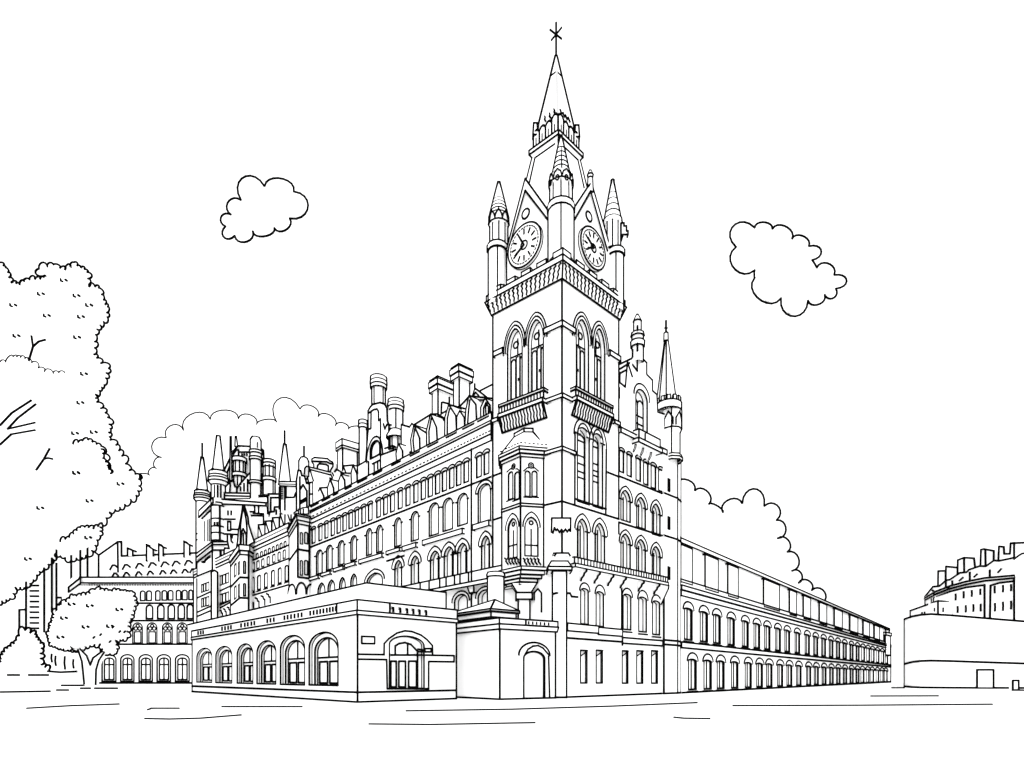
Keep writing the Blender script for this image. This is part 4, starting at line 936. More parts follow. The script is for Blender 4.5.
for y0, y1, d in ((554.8, 551, .1), (550.8, 545.3, .3)): mb.prism(offset_poly(BP, d), B1.z(245, y0), B1.z(245, y1), iv=(0, 1, 2), k=.75)
mb.build('bay_cornice', far)
mb = MB(); Wm = Wall(217.5, FW.Y(217.5, .9), to=(211, FW.Y(217.5, .9))); mb.poly(Wm, [(217.5, 625), (217.5, 572.2), (214.5, 570.3), (211.3, 571.8), (211.3, 625)], 0, 1.5, edges=()); mb.build('pilaster', far)
mb = MB(); mb.poly(Wall(247.5, FW.Y(247.5, 1.8), to=(240.5, FW.Y(247.5, 1.8))), [(247.3, 615), (247.3, 606.8), (246.3, 604.6), (244.2, 603.8), (242, 604.8), (241.1, 607.5), (241.1, 617)], 0, .2, edges=(), closed=False); mb.build('doorway', far)
# dormers stepping down the far cornice
for x0, y0, x1, y1 in ((258.5, 524.8, 265, 541), (265.6, 521.2, 271.6, 537), (272.6, 517.8, 279.2, 533.8), (280.2, 513.8, 285, 530), (285.7, 507.6, 291.6, 524), (291.4, 503.6, 296.8, 520)):
    mb = MB(); mb.poly(FW, [(x0-.4, y1+3), (x0, y0), (x1, y0-.4), (x1, y1)], -.8, 2, edges=(), k=.85); mb.pline(FW, [(x0, y0), (x0+4.2, y0+13)], -.75, k=.85); mb.build('dormer', far)
# tall pointed gable
mb = MB(); Wg = Wall(255, FW.Y(250, 1.0), to=(236, FW.Y(250, 1.0)+.5))
mb.poly(Wg, [(236.5, 548), (237.6, 541), (238.5, 530), (240, 522), (241, 516.5), (242.8, 505.6), (244.4, 505.6), (248, 517.5), (248.6, 524), (251, 532), (254.3, 542), (249, 545)], 0, 1.5, edges=(), closed=False)
mb.pline(Wg, [(240.8, 546), (241.4, 532.5), (243.2, 528.6), (246.2, 535), (246.2, 545)], .03); mb.pline(Wg, [(243.6, 547), (243.3, 533)], .03, k=.8); mb.pline(Wg, [(243.5, 507), (246, 519), (247, 530), (246.4, 544)], .03); mb.pline(Wg, [(242.8, 509), (240.6, 525), (240.2, 544)], .03, k=.8)
mb.build('stepped_gable', far)
mb = MB(); Wr = Wall(265, FW.Y(262, -1.5), to=(245, FW.Y(262, -1.5)+.5))
mb.poly(Wr, [(245, 512), (263.5, 512.4), (263.6, 515.2), (264.3, 517), (264, 545), (244, 548)], 0, 2, edges=(), ink=False)
mb.pline(Wr, [(246.8, 511.4), (253, 511.6), (253.4, 513.2), (263.4, 513.8), (263.6, 524.5)], .03); mb.pline(Wr, [(247.5, 515.4), (263.3, 515.8)], .03); mb.pline(Wr, [(254.6, 506), (254.8, 513)], .03, k=.9); mb.pline(Wr, [(258.6, 506), (258.6, 513)], .03, k=.9)
mb.build('roof', far)
# main block of the end pavilion
endp = thing('end_pavilion', 'far hotel pavilion with two round spired turrets and banded chimney stacks', 'hotel', (*plan(225, FW.Y(225, -5)), 0))
Ye = FW.Y(213, -1.0); EW = Wall(213, Ye, to=(270, Ye*.985)); EL = Wall(213, Ye, to=(197, FW.Y(197, -6)))
ux, ul = EW.u(266.5), EL.u(197)
em = MB(); zE_ = EW.z(213, 500)
em.face([EW.pt(0, 0), EW.pt(ux, 0), EW.pt(ux, zE_), EW.pt(0, zE_)]); em.face([EL.pt(0, 0), EL.pt(ul, 0), EL.pt(ul, zE_), EL.pt(0, zE_)])
e4 = EW.xy(ux)+EL.xy(ul)-EW.A; e3 = EL.xy(ul); e2 = EW.xy(ux)
em.face([(e2.x, e2.y, 0), (e4.x, e4.y, 0), (e4.x, e4.y, zE_), (e2.x, e2.y, zE_)]); em.face([(e3.x, e3.y, 0), (e4.x, e4.y, 0), (e4.x, e4.y, zE_), (e3.x, e3.y, zE_)]); em.face([(p.x, p.y, zE_) for p in (EW.A, e2, e4, e3)])
for ln in ([(228, 511), (228, 515)], [(231.2, 511), (231.2, 515)], [(225, 519.2), (235.5, 519.2)], [(227.7, 521.6), (230.7, 521.6), (230.7, 530.4), (227.7, 530.4), (227.7, 521.6)], [(230.7, 529.2), (238, 529.4)], [(224.5, 534), (230.5, 534), (231.3, 541), (233, 543)], [(227.4, 534), (227.4, 541)], [(232.5, 534.3), (237.6, 534.5)], [(232.5, 534), (232, 538)]):
    em.pline(EW, ln, .04, k=.9)
for x in (204.8, 208, 209.6, 211): em.pline(EL, [(x, 522-(x-204)*.5), (x, 541)], .04, k=.8)
em.build('wall', endp)
mb = MB(); A_, B_, C_ = EL.P(199, 519, .3), EW.P(213, 503.8, .3), EW.P(266, 506.2, .3)
def beam(m2, W, pts_top, pts_bot, out, dep): m2.poly(W, pts_top+pts_bot[::-1], out, dep, edges=())
beam(mb, EW, [(212.6, 498.4), (240, 500.8), (266, 502.8)], [(212.6, 503.8), (240, 504.6), (266, 505.8)], .5, .5)
beam(mb, EL, [(213, 497.6), (199.2, 510.4)], [(213, 502.6), (198.8, 517.4)], .5, .5); mb.pline(EL, [(212.5, 508.5), (202, 518.5)], .1)
mb.build('cornice', endp)
mb = MB()
beam(mb, EW, [(224.5, 492.8), (250.4, 493.3)], [(224.5, 499), (250.4, 499)], -.2, .5); mb.pline(EW, [(225.4, 495.6), (250, 496.3)], -.15, k=.8)
mb.pline(EW, [(259, 495.6), (268.5, 495.6), (268.5, 494), (276, 494)], -.15); mb.build('parapet', endp)
mb = MB(); W8 = Wall(280, Ye+1, to=(258, Ye+1)); mb.poly(W8, [(259, 521), (259, 495.5), (268.6, 495.3), (268.6, 493.6), (281, 493.8), (290, 495), (290, 515), (270, 524)], -.5, 2, edges=(), ink=False)
for ln in ([(259, 495.6), (268.6, 495.5), (268.6, 493.8), (280, 494)], [(259, 497.6), (267.8, 497.6), (267.8, 515.6)], [(266, 502.8), (266, 516.5), (263.8, 517)], [(270.7, 511), (270.7, 497.6), (279, 497.6)], [(268.4, 516.5), (269.8, 512), (274, 511.6), (274.6, 507), (279, 506.8), (280, 508.3)], [(283, 509.5), (284, 504), (287.5, 502.5), (288, 498), (295, 497.6)], [(276.3, 510), (276.3, 514.5)]):
    mb.pline(W8, ln, -.45, k=.9)
mb.build('roof', endp)
# turrets
def ground_turret(cx, Y, hw, rows, spire, fin=None, v=(0, 8, 12)):
    mb = MB(); turret(mb, cx, Y, [(hw, 620, 0), (hw, rows[0], 0)], vert=v)
    for y in rows[3]: turret(mb, cx, Y, [(hw+.05, y, 0), (hw+.05, y-.3, 1)], vert=(), top=False)
    mb.build('turret_shaft', endp)
    mb = MB(); y0, y1 = rows[0], rows[1]; d = (y0-y1)/3
    turret(mb, cx, Y, [(hw-.2, y0+.5), (hw+rows[2], y0-d*.7), (hw+rows[2], y0-d*1.4), (hw+rows[2]-.6, y0-2*d), (hw+rows[2]-.6, y1+.6), (hw+rows[2]-2, y1)], vert=(0, 8)); mb.build('turret_head', endp)
    mb = MB(); turret(mb, cx, Y, [(spire[0], y1, 0), (spire[2], spire[1], 1)], n=24, vert=(0, 12))
    if fin: c = plan(cx, Y); mb.ink([(c.x, c.y, zc(spire[1], Y)), (c.x, c.y, zc(fin, Y))])
    mb.build('turret_spire', endp)
ground_turret(202.2, e3.y, 5.0, (501.5, 491, 2.0, (535, 541)), (4.5, 457.5, .8), 443.5, v=(0, 8))
ground_turret(218.3, Ye-.2, 5.9, (485, 471.5, 2.6, (504, 507, 520, 527.5, 534, 541.5)), (4.8, 436, 1.2), None, v=(0, 8))
mb = MB(); 
for x in (214.6, 217.6, 220.8): c = plan(x, Ye-1.6); mb.ink([(c.x, c.y, zc(485.5, Ye-1.6)), (c.x, c.y, zc(497.2, Ye-1.6))], k=.9)
for x in (214.5, 217.2): c = plan(x, Ye-1.7); mb.ink([(c.x, c.y, zc(522.5, Ye-1.7)), (c.x, c.y, zc(526, Ye-1.7))])
c = plan(219.8, Ye-1.6); mb.ink([(c.x, c.y, zc(506, Ye-1.6)), (c.x, c.y, zc(541, Ye-1.6))])
mb.build('turret_flutes', endp)
# projecting canopy cornice at the foot of the front turret
Wq = Wall(212, FW.Y(212, .9), to=(227.3, FW.Y(212, .9))); Wq2 = Wall(212, FW.Y(212, .9), to=(196.5, FW.Y(197, .9)))
mb = MB(); beam(mb, Wq, [(212.3, 541.7), (227.6, 541.7), (229, 548.5)], [(212.3, 550), (224, 550), (225, 548)], 0, 2.2); beam(mb, Wq2, [(212.3, 541.7), (196.4, 553.5)], [(212.3, 550), (196.6, 562.5)], 0, 2.2)
mb.pline(Wq, [(213.5, 544.6), (227, 544.6)], .04); mb.pline(Wq2, [(212, 544.8), (197, 557)], .04); mb.pline(Wq, [(213, 546.6), (224, 546.6)], .04, k=.6, m=2); mb.pline(Wq2, [(211.5, 547.4), (197.5, 559.5)], .04, k=.6, m=2)
mb.build('bay_canopy', endp)
mb = MB(); beam(mb, Wq, [(212.3, 550), (220.2, 550)], [(212.3, 575), (220.2, 570)], -.3, 1.5); mb.pline(Wq, [(224, 550), (224, 557)], -.2); mb.pline(Wq, [(221, 551), (221, 561)], -.2); beam(mb, Wq2, [(212.3, 550.2), (197.5, 562)], [(212.3, 570), (197.5, 576)], -.3, 1.5); mb.pline(Wq2, [(210.5, 556), (206, 559.5), (204.8, 561.8), (202.6, 562)], -.2, k=1.2)
mb.build('bay_front', endp)
# big hipped roof behind
Yr = Ye+7; WR = Wall(250, Yr, to=(225, Yr)); mb = MB()
mb.poly(WR, [(214, 500), (224, 470), (231, 456.4), (237.7, 445.6), (251.5, 446.6), (260, 447.8), (263.6, 450.5), (264.2, 478), (276, 494), (276, 500)], 0, 6, edges=(), ink=False)
for ln in ([(224, 470.3), (230.6, 456.6), (235, 450.5)], [(226.6, 473.5), (231, 463)], [(232, 452.3), (238, 445.7), (251.5, 446.4)], [(232, 456), (236.5, 449.5), (238.5, 450.2), (238.6, 455)], [(238.8, 452), (251, 452)], [(260.3, 447.8), (263.6, 450.4), (264.2, 478)], [(242, 454), (242, 455.6)], [(244.3, 454), (244.3, 455.6)], [(246.8, 454), (246.8, 455.8)]): mb.pline(WR, ln, .05)
mb.build('roof', endp)
def pin(x0, x1, x2, x3, yt, yb, Y, name='flue'):
    m2 = MB(); W = Wall(x0, Y, to=(x3+1, Y)); m2.poly(W, [(x0, yb), (x1, yt), (x2, yt), (x3, yb)], 0, .5, edges=(), k=.7); m2.build(name, endp)
pin(229.6, 230.0, 231.3, 231.9, 436.5, 482, Yr-.8); pin(234.8, 235.2, 236.5, 237.8, 436.3, 446.5, Yr-.8)
# gable behind the middle stack
WG = Wall(255, Yr-2.5, to=(240, Yr-2.5)); mb = MB(); mb.poly(WG, [(233.5, 498), (237.5, 488), (240, 484), (250.5, 472), (260, 472), (268.5, 483.5), (275, 491.8), (275, 498)], 0, 1.5, edges=(), closed=False)
for x, y0, y1 in ((240.5, 487, 491), (244, 483.5, 491), (247.6, 479.5, 491.5), (263.2, 482.8, 494), (266.5, 485.5, 493.5), (270.2, 489, 494)): mb.pline(WG, [(x, y0), (x, y1)], .04, k=.9)
mb.build('roof_gable', endp)
mb = MB(); mb.poly(WG, [(229.6, 493), (230.2, 486), (229.8, 480), (231.5, 481.5), (233, 480), (235, 486.5), (236.8, 487), (236.8, 493)], .3, .4, edges=()); mb.build('finial', endp)
def mstack(cx, Y, parts):
    m2 = MB()
    for hw, y0, y1, v, dr in parts: turret(m2, cx, Y, [(hw, y0, dr), (hw, y1, dr)], n=16, vert=v)
    m2.build('chimney', endp)
Y9 = Yr-4
mstack(255.7, Y9, [(4.2, 520, 482, (0, 8), 0), (5.7, 484, 481.5, (0, 8), 1), (4.5, 482, 460, (0, 8), 0), (5.4, 460.3, 457.6, (0, 8), 1), (4.8, 457.5, 454, (0, 8), 0), (5.3, 453.6, 450.8, (0, 8), 1), (4.5, 450, 440.5, (0, 8), 0)])
mb = MB(); turret(mb, 255.7, Y9, [(4.5, 440.5, 0), (2.8, 437.4, 1)]); 
for x in (253.2, 254.6, 256.0, 257.6): c = plan(x, Y9-.9); mb.ink([(c.x, c.y, zc(442.5, Y9-.9)), (c.x, c.y, zc(447.5, Y9-.9))], k=.6)
mb.build('chimney_cap', endp)
mstack(239.4, Yr-1.5, [(4.6, 486, 477, (0, 8, 11, 13), 0), (6.1, 477.2, 473.4, (0, 8), 1), (4.9, 473, 462, (0, 8, 10, 12, 14), 0), (6.1, 462.2, 458, (0, 8), 1)])
mstack(269.2, Yr-3.2, [(5.0, 495, 481, (0, 8, 14), 0), (5.8, 481.2, 477.8, (0, 8), 1), (5.0, 477.5, 466, (0, 8, 10, 12, 14), 0), (5.3, 467.4, 463.8, (0, 8), 1), (5.2, 463.6, 460.4, (0, 8), 1)])
# slender spire by the far wing
Ys = Yv+6; mb = MB(); turret(mb, 284.8, Ys, [(5.0, 482, 0), (.9, 444.5, 1)], n=24, vert=(0, 12)); c = plan(284.6, Ys); mb.ink([(c.x, c.y, zc(444.5, Ys)), (c.x, c.y, zc(431, Ys))]); mb.build('spire', endp)
mb = MB(); W9 = Wall(296.5, Ys-1, to=(278, Ys-1)); mb.poly(W9, [(278.4, 484.5), (279.2, 481.6), (296.5, 481.6), (296.5, 486.5), (280.5, 485.8)], 0, 1.5, edges=(), k=.7); mb.pline(W9, [(280, 483.8), (296, 484.3)], .03, k=.5)
mb.poly(W9, [(280.3, 512), (280.3, 486), (286, 486.2), (286, 497.5), (294, 497.3), (295.5, 493), (296.5, 492), (296.5, 512)], -.3, 1.5, edges=(), closed=False); mb.pline(W9, [(284.8, 486), (284.8, 510)], -.25)
for k_ in range(7): mb.pline(W9, [(281.2, 488+k_*1.8), (283, 488+k_*1.8)], -.25, k=.6)
mb.pline(W9, [(279.3, 487), (279.3, 509)], -.25, k=.9); mb.build('spire_base', endp)

# ================================================================== ENTRANCE ARCADE (single storey, in front of the wing)
YA = F*EYE/(703-HY)
LA = Wall(357.5, YA, -50); AF = Wall(357.5, YA, 1100)
arc = thing('entrance_arcade', 'low flat-roofed entrance building with six arched doorways in front of the hotel wing', 'entrance building', (*LA.xy(LA.u(270), -3), 0))
ul, ur = LA.u(192.5), AF.u(456.2)
zp = zc(599.7, YA); zb0_, zb1_ = zc(614.6, YA), zc(610.4, YA)
fa = Facade(LA, [(0, 0), (ul, 0), (ul, zb0_), (0, zb0_)], arc); fb = Facade(AF, [(0, 0), (ur, 0), (ur, zb0_), (0, zb0_)], arc)
D = [(309.2, 338.4, 632.3, 685.2), (280.4, 305.0, 635.5, 684.6), (257.0, 276.2, 640.8, 683.8), (237.2, 253.2, 643.9, 683.3), (215.8, 232.2, 646.4, 682.8), (196.8, 212.2, 648.2, 682.2)]
for x0, x1, yt, yb in D:
    w_ = x1-x0; r = (yb-yt)*.27
    def ex(pb, W, q, Z, x0=x0, x1=x1, yt=yt, yb=yb, w_=w_, r=r):
        pass
    h = yb-yt
    # stepped arch: outer opening, inner order, then the door set back in it
    W = LA; xc = (x0+x1)/2; Z = lambda y: W.z(xc, y)
    ua, ub = sorted((W.u(x0), W.u(x1))); uc, hh = (ua+ub)/2, (ub-ua)/2
    def outl(s_, yy): 
        c_ = curve(uc, hh*s_, Z(yy+r*(1 if s_ == 1 else .95)), Z(yy), 'round', 9); return [(uc-hh*s_, Z(yb))]+c_+[(uc+hh*s_, Z(yb))]
    o1 = outl(1, yt); o2 = outl(.80, yt+h*.10); o3 = outl(.80, yt+h*.10)
    fa.holes.append(o1)
    mb = MB(); P = lambda l, q: [W.pt(a, b, q) for a, b in l]
    d1, d2 = .3, .62
    mb.loft(P(o1, 0), P(o1, -d1)); n_ = len(o1); mb.add(P(o1, -d1)+P(o2, -d1), [(i, i+1, n_+i+1, n_+i) for i in range(n_-1)])
    mb.loft(P(o2, -d1), P(o2, -d2)); k_ = .62+.3*(x0-190)/120
    mb.ink(P(o1, 0), True, k_); mb.ink(P(o2, -d1), False, k_); mb.ink(P(o1, -d1), False, k_*.8)
    w = mb.build('doorway', arc)
    pb = MB(); pb.face(P(o2, -d2)); pb.ink(P(o2, -d2+.02), False, k_)
    q = -d2+.05; U = lambda f_: ub-(ub-ua)*(.1+.8*f_) if False else ua+(ub-ua)*(.1+.8*f_)
    zt_r, zl_ = Z(yt+h*.47), Z(yt+h*.55)
    pb.ink([W.pt(U(0), zt_r, q), W.pt(U(1), zt_r, q)], k=k_); 
    pb.ink([W.pt(U(.5), zt_r, q), W.pt(U(.5), Z(yt+h*.13), q)], k=k_)
    for a_, b_ in ((.12, .46), (.56, .9)):
        pb.ink([W.pt(U(s_), z_, q) for s_, z_ in ((a_, Z(yb-2)), (b_, Z(yb-2)), (b_, zl_), (a_, zl_))], True, k_*1.1)
    pb.build('door', w)
# arched entrance in the right-hand face
W = AF
fb.win(389.3, 424.0, 636.2, 688.6, r=9, dep=.35, n=10, name='doorway', k=.8, pane='door',
       extra=lambda pb, W, q, Z: [pb.ink([W.P(x, y, q) for x, y in ln], k=.95) for ln in (
           [(390.5, 655), (417.6, 655)], [(395.2, 655), (395.2, 646), (399, 643.6), (405, 642.6), (411, 644.5), (417.3, 651)], [(407.6, 643), (407.6, 655)], [(417.5, 651), (417.5, 688)],
           [(390.8, 661.2), (396.2, 661.2), (396.2, 687), (390.8, 687), (390.8, 661.2)], [(398.8, 661.2), (405.4, 661.2), (405.4, 687), (398.8, 687), (398.8, 661.2)], [(408.6, 661.2), (416.4, 661.2), (416.4, 687.2), (408.6, 687.2), (408.6, 661.2)])])
am = fa.build(); fb.build(mb=am)
A0 = LA.A; A1 = LA.xy(ul); A3 = AF.xy(ur); A2 = A1+A3-A0
for p, q in ((A1, A2), (A2, A3)): am.face([(p.x, p.y, 0), (q.x, q.y, 0), (q.x, q.y, zb0_), (p.x, p.y, zb0_)])
for p in (A0, A1, A3): am.ink([(p.x, p.y, 0), (p.x, p.y, zb0_)])
am.ink([LA.pt(0, 0, .01), LA.pt(ul, 0, .01)]); am.ink([AF.pt(0, 0, .01), AF.pt(ur, 0, .01)])
zpl = zc(692.3, YA); am.ink([LA.pt(ul, zpl, .01), LA.pt(0, zpl, .01), AF.pt(ur, zpl, .01)])
am.build('wall', arc)
mb = MB()
for ln in ([(384, 655), (384.2, 643.5), (389, 638.5), (397, 633), (405, 630.8), (412, 631.5), (421, 635), (427, 639.5), (432.4, 645.5), (432.6, 655)], [(357.8, 654.2), (384, 654.6)], [(357.8, 659.2), (386.6, 659.6), (387.2, 688.6)], [(428.6, 688.6), (428.6, 661.5), (454, 661.8), (454, 655.6), (417.8, 655)], [(418, 649.3), (424.6, 650), (424.6, 651.8), (418, 651.6)], [(424.8, 648.6), (431, 648.6), (431, 651.8), (424.8, 651.8), (424.8, 648.6)], [(387, 688.7), (428.6, 688.7)]):
    mb.pline(AF, ln, .03)
mb.poly(AF, [(424.8, 648.4), (431, 648.6), (431, 651.8), (424.8, 651.8)], .03, .03, edges=(), ink=False)
mb.build('door_moulding', arc)
mb = MB(); mb.poly(AF, [(361.8, 636.4), (374.6, 636.8), (374.6, 643.6), (361.8, 643.4)], .08, .08, edges=()); mb.build('wall_plaque', arc)
AP = [A0, A1, A2, A3]; mb = MB()
mb.prism(offset_poly(AP, .12), zb0_, zb1_, iv=(0, 1, 3), k=.8); mb.build('cornice', arc)
mb = MB(); mb.prism(offset_poly(AP, .06), zb1_+.01, zp, iv=(0, 1, 3), ib=False)
def slits(W, xs, y0, y1, ext, hook=False):
    for x in xs:
        yy = lambda y: W.z(357.5, y); z0, z1 = yy(y0), yy(y1)
        mb.ink([W.pt(W.u(x, ext), z0, ext), W.pt(W.u(x, ext), z1, ext)]+([W.pt(W.u(x-1.6, ext), z1, ext)] if hook else []), k=1.15)
slits(LA, (198.4, 201, 203.5, 222.3, 225.3, 228.4, 231.2, 241.3, 245, 248, 251.6, 254.6, 267.5, 270.7, 274, 284.6, 287.8, 291.2, 294.7, 298.4, 301.8, 310.4, 313.8, 317.2, 320.4, 323.6, 327, 330, 333, 336), 607.2, 603.2, .1)
slits(AF, (393.3, 400.3, 407.2, 413.4, 419.6, 426.2), 608.5, 604.6, .1, True)
for W, x in ((LA, 337.8), (AF, 389.2)): mb.ink([W.pt(W.u(x), zb1_, .1), W.pt(W.u(x), zp, .1)])
mb.build('parapet', arc)
# set-back attic on the roof
R1 = LA.pt(0, 0, -5.0); Yat = YA+5; AT = Wall(366.5, Yat, -35); AT2 = Wall(366.5, Yat, 1150)
t0, t1 = AT.xy(AT.u(188)), AT2.xy(AT2.u(446)); mb = MB(); TP = [AT.A, t0, t0+t1-AT.A, t1]
mb.prism(TP, zp-.4, zc(582.8, Yat), iv=(3,), ib=False); mb.build('attic', arc)
mb = MB(); mb.poly(AT, [(386, 592), (402, 587.6), (415, 582.2), (430, 580), (430, 588), (387, 596)], -3, .5, edges=(), ink=False); mb.build('roof', arc) if 0 else None

# ================================================================== CORNER PORCH
YP = F*EYE/(700.2-HY)
PL = Wall(499.8, YP, 30); PR = Wall(499.8, YP, 1400)
por = thing('porch', 'small square porch with arched door and stepped roof below the clock tower', 'porch', (*plan(515, YP+2), 0))
ul, ur = PL.u(452), PR.u(555.3); zc1, zc2, zc3 = zc(629, YP), zc(624, YP), zc(618, YP)
fb = Facade(PR, [(0, 0), (ur, 0), (ur, zc1), (0, zc1)], por)
fb.win(523.6, 544.6, 651.5, 698.3, r=7, dep=.2, n=9, hoods=((5, 9, 4),), name='doorway', pane='door', k=.95)
pm = fb.build(); pm.face([PL.pt(0, 0), PL.pt(ul, 0), PL.pt(ul, zc1), PL.pt(0, zc1)])
for p in (PL.A, PL.xy(ul), PR.xy(ur)): pm.ink([(p.x, p.y, 0), (p.x, p.y, zc1)])
pm.ink([PR.pt(0, 0, .01), PR.pt(ur, 0, .01)]); pm.ink([PL.pt(0, 0, .01), PL.pt(ul, 0, .01)])
bk = PL.xy(ul)+PR.xy(ur)-PL.A; PP = [PL.A, PL.xy(ul), bk, PR.xy(ur)]
for p, q in ((PP[1], bk), (bk, PP[3])): pm.face([(p.x, p.y, 0), (q.x, q.y, 0), (q.x, q.y, zc1), (p.x, p.y, zc1)])
pm.build('wall', por)
mb = MB()
for ln in ([(525, 654.5), (528, 649.3), (533, 646.2), (538, 645.4), (543, 648), (548.5, 654.5), (549.6, 697.6)],): mb.pline(PR, ln, .03)
mb.build('door_moulding', por)
mb = MB(); mb.prism(offset_poly(PP, .12), zc1, zc2, offset_poly(PP, .22), iv=(0, 1, 3)); mb.build('cornice', por)
mb = MB(); mb.prism(offset_poly(PP, .17), zc2+.01, zc3, iv=(0, 1, 3), ib=False)
for x in (527.5, 531.5, 535.4, 539.3, 543.3, 547.4): mb.ink([PR.pt(PR.u(x), zc(622.3, YP), .2), PR.pt(PR.u(x), zc(620.2, YP), .2)], k=.8)
for x in (524.6,): mb.ink([PR.pt(PR.u(x), zc2, .2), PR.pt(PR.u(x), zc3, .2)])
mb.build('parapet', por)
# stepped blocking course and low pyramid roof
Y2 = YP+1.5; QL = Wall(491, Y2, 30); QR = Wall(491, Y2, 1300)
q0, q1, q3 = QL.A, QL.xy(QL.u(449)), QR.xy(QR.u(516)); Q = [q0, q1, q1+q3-q0, q3]
mb = MB(); mb.prism(Q, zc3-.2, zc(617, Y2), iv=(0, 3)); mb.prism(Q, zc(616.8, Y2), zc(611.4, Y2), iv=(0, 1, 3)); mb.build('blocking_course', por)
mb = MB(); e_ = offset_poly(Q, .25); zr = zc(611.2, Y2); mb.prism(e_, zr, zr+.22, iv=(0, 3))
ap = plan(494.8, Y2+1.6); apx = (ap.x, ap.y, zc(599.8, ap.y)); bz = [(p.x, p.y, zr+.22) for p in offset_poly(Q, .22)]
for i in range(4): mb.face([bz[i], bz[(i+1) % 4], apx])
mb.ink([bz[0], Vector(bz[0]).lerp(Vector(apx), .55), apx]); mb.ink([bz[1], apx]); mb.ink([bz[3], apx]); mb.build('roof', por)
mb = MB(); Yz = Y2+2.6; turret(mb, 495.7, Yz, [(7.6, 606, 0), (7.6, 576.8, 0)], vert=(0, 8)); turret(mb, 495.7, Yz, [(8.2, 577), (8.4, 575, 0), (7.2, 572.6)], vert=(0, 8)); mb.build('pier', por)

# ================================================================== CURVED TERRACE ON THE LEFT
YB = 186.0
def frontal(Y): return Wall(HX, Y, to=(HX+10, Y))
BW = Wall(193, YB, to=(80, YB*1.0))
cur = thing('hotel_crescent', 'pale arcaded hotel range with rows of small dormers closing the forecourt behind the round tree', 'hotel', (*BW.xy(BW.u(140)), 0))
ub0, ub1 = BW.u(197), BW.u(88)
zB = lambda y: BW.z(193, y)
fb = Facade(BW, [(ub0, 0), (ub1, 0), (ub1, zB(583)), (ub0, zB(583))], cur)
for x0, x1 in ((140.3, 144.9), (146.6, 151.4), (155.5, 160), (162, 166.6), (168.2, 172.9), (176.2, 180.6), (182.2, 187), (188.8, 192.6)):
    fb.win(x0, x1, 591.0-(x0-140)*.02, 600.6-(x0-140)*.02, r=1.8, dep=.12, k=.7, n=4)
for x0, x1 in ((146.2, 152.7), (157.5, 164), (168, 174.5), (178, 184.4), (187, 193)):
    fb.win(x0, x1, 605.2-(x0-146)*.02, 618.6, r=3, dep=.12, k=.8, n=4)
for x0, x1 in ((132.7, 142.4), (147, 157), (162.3, 172.3), (177, 187.2)):
    fb.win(x0, x1, 622.8, 643.4, r=5, dep=.1, k=.6, n=6, hoods=(), bars=(('r', .18, .82, 631.8, 642.8), ('o', .3, 628.5, 1.7), ('o', .7, 628.5, 1.7), ('o', .5, 625.8, 1.5)))
for x0, x1 in ((102, 116), (120.6, 134), (139, 152.4), (157, 170.6), (175.3, 189.2)):
    fb.win(x0, x1, 654.6, 681.2, r=5, dep=.12, k=.7, n=6, bars=(('a', .17, .83, 658, 679.5, 3), ('v', .5, 659, 679.5), ('r', .17, .83, 664.5, 679.5)))
bm = fb.build()
for y in (603.2, 620.6, 644.2): bm.ink([BW.pt(ub0, zB(y), .03), BW.pt(BW.u(130 if y < 640 else 117), zB(y), .03)], k=.9)
bm.ink([BW.pt(ub0, 0, .02), BW.pt(BW.u(95.3), 0, .02)]); p, q = BW.xy(ub0, -12), BW.xy(ub1, -12)
bm.face([(p.x, p.y, 0), (q.x, q.y, 0), (q.x, q.y, zB(583)), (p.x, p.y, zB(583))]); e_ = BW.xy(ub1); bm.face([(e_.x, e_.y, 0), (q.x, q.y, 0), (q.x, q.y, zB(583)), (e_.x, e_.y, zB(583))])
bm.build('wall', cur)
mb = MB(); ca = BW.u(80); mb.slab(BW, ub0, ca, zB(583.0), zB(577.3), -.05, .15, k=.85)
u_ = ub0
while u_ < ca: mb.ink([BW.pt(u_, zB(585), .1), BW.pt(u_+.35, zB(585), .1)], k=.6); u_ += .8
mb.build('cornice', cur)
mb = MB(); SL = Wall(80, BW.Y(80, .6), to=(68.5, BW.Y(80, .6)*.95)); mb.poly(SL, [(80, 578), (68.6, 587.2), (68.6, 592), (80, 583.6)], 0, 2, edges=()); mb.poly(SL, [(80, 583.6), (70, 591.5), (70, 690), (80, 686)], -.3, 2, edges=(), ink=False); mb.build('end_wall', cur)
mb = MB(); mb.poly(BW, [(88, 582), (98.5, 555.4), (99, 555), (117.4, 541.4), (121.4, 541.4), (121.4, 556), (197, 552.8), (197, 582)], -1.0, 9, edges=(), ink=False)
for ln in ([(98.6, 578), (98.6, 555.2), (117.6, 541.8), (121.4, 541.6), (121.4, 556), (160, 554.4), (197, 552.8)], [(95, 552.2), (98.6, 555)], [(117.6, 541.8), (118, 572)], [(120.2, 542), (121.3, 543)]): mb.pline(BW, ln, -.95)
for j, x in enumerate((114, 126.5, 139.7, 152.5, 165, 176.2, 188.6)): y = 565.2-(j*.75 if j != 1 else .4); mb.pline(BW, [(x-4, y+4.5), (x-1.5, y), (x+.8, y), (x+4, y+2.6)], -.95)
for j, x in enumerate((115.2, 126.5, 138.7, 150.3, 162.8, 173.5, 185, 193)): y = 573.2-j*.6; mb.pline(BW, [(x-3, y+3.5), (x-1, y), (x+.6, y), (x+3.2, y+2.8)], -.95)
mb.build('roof', cur)
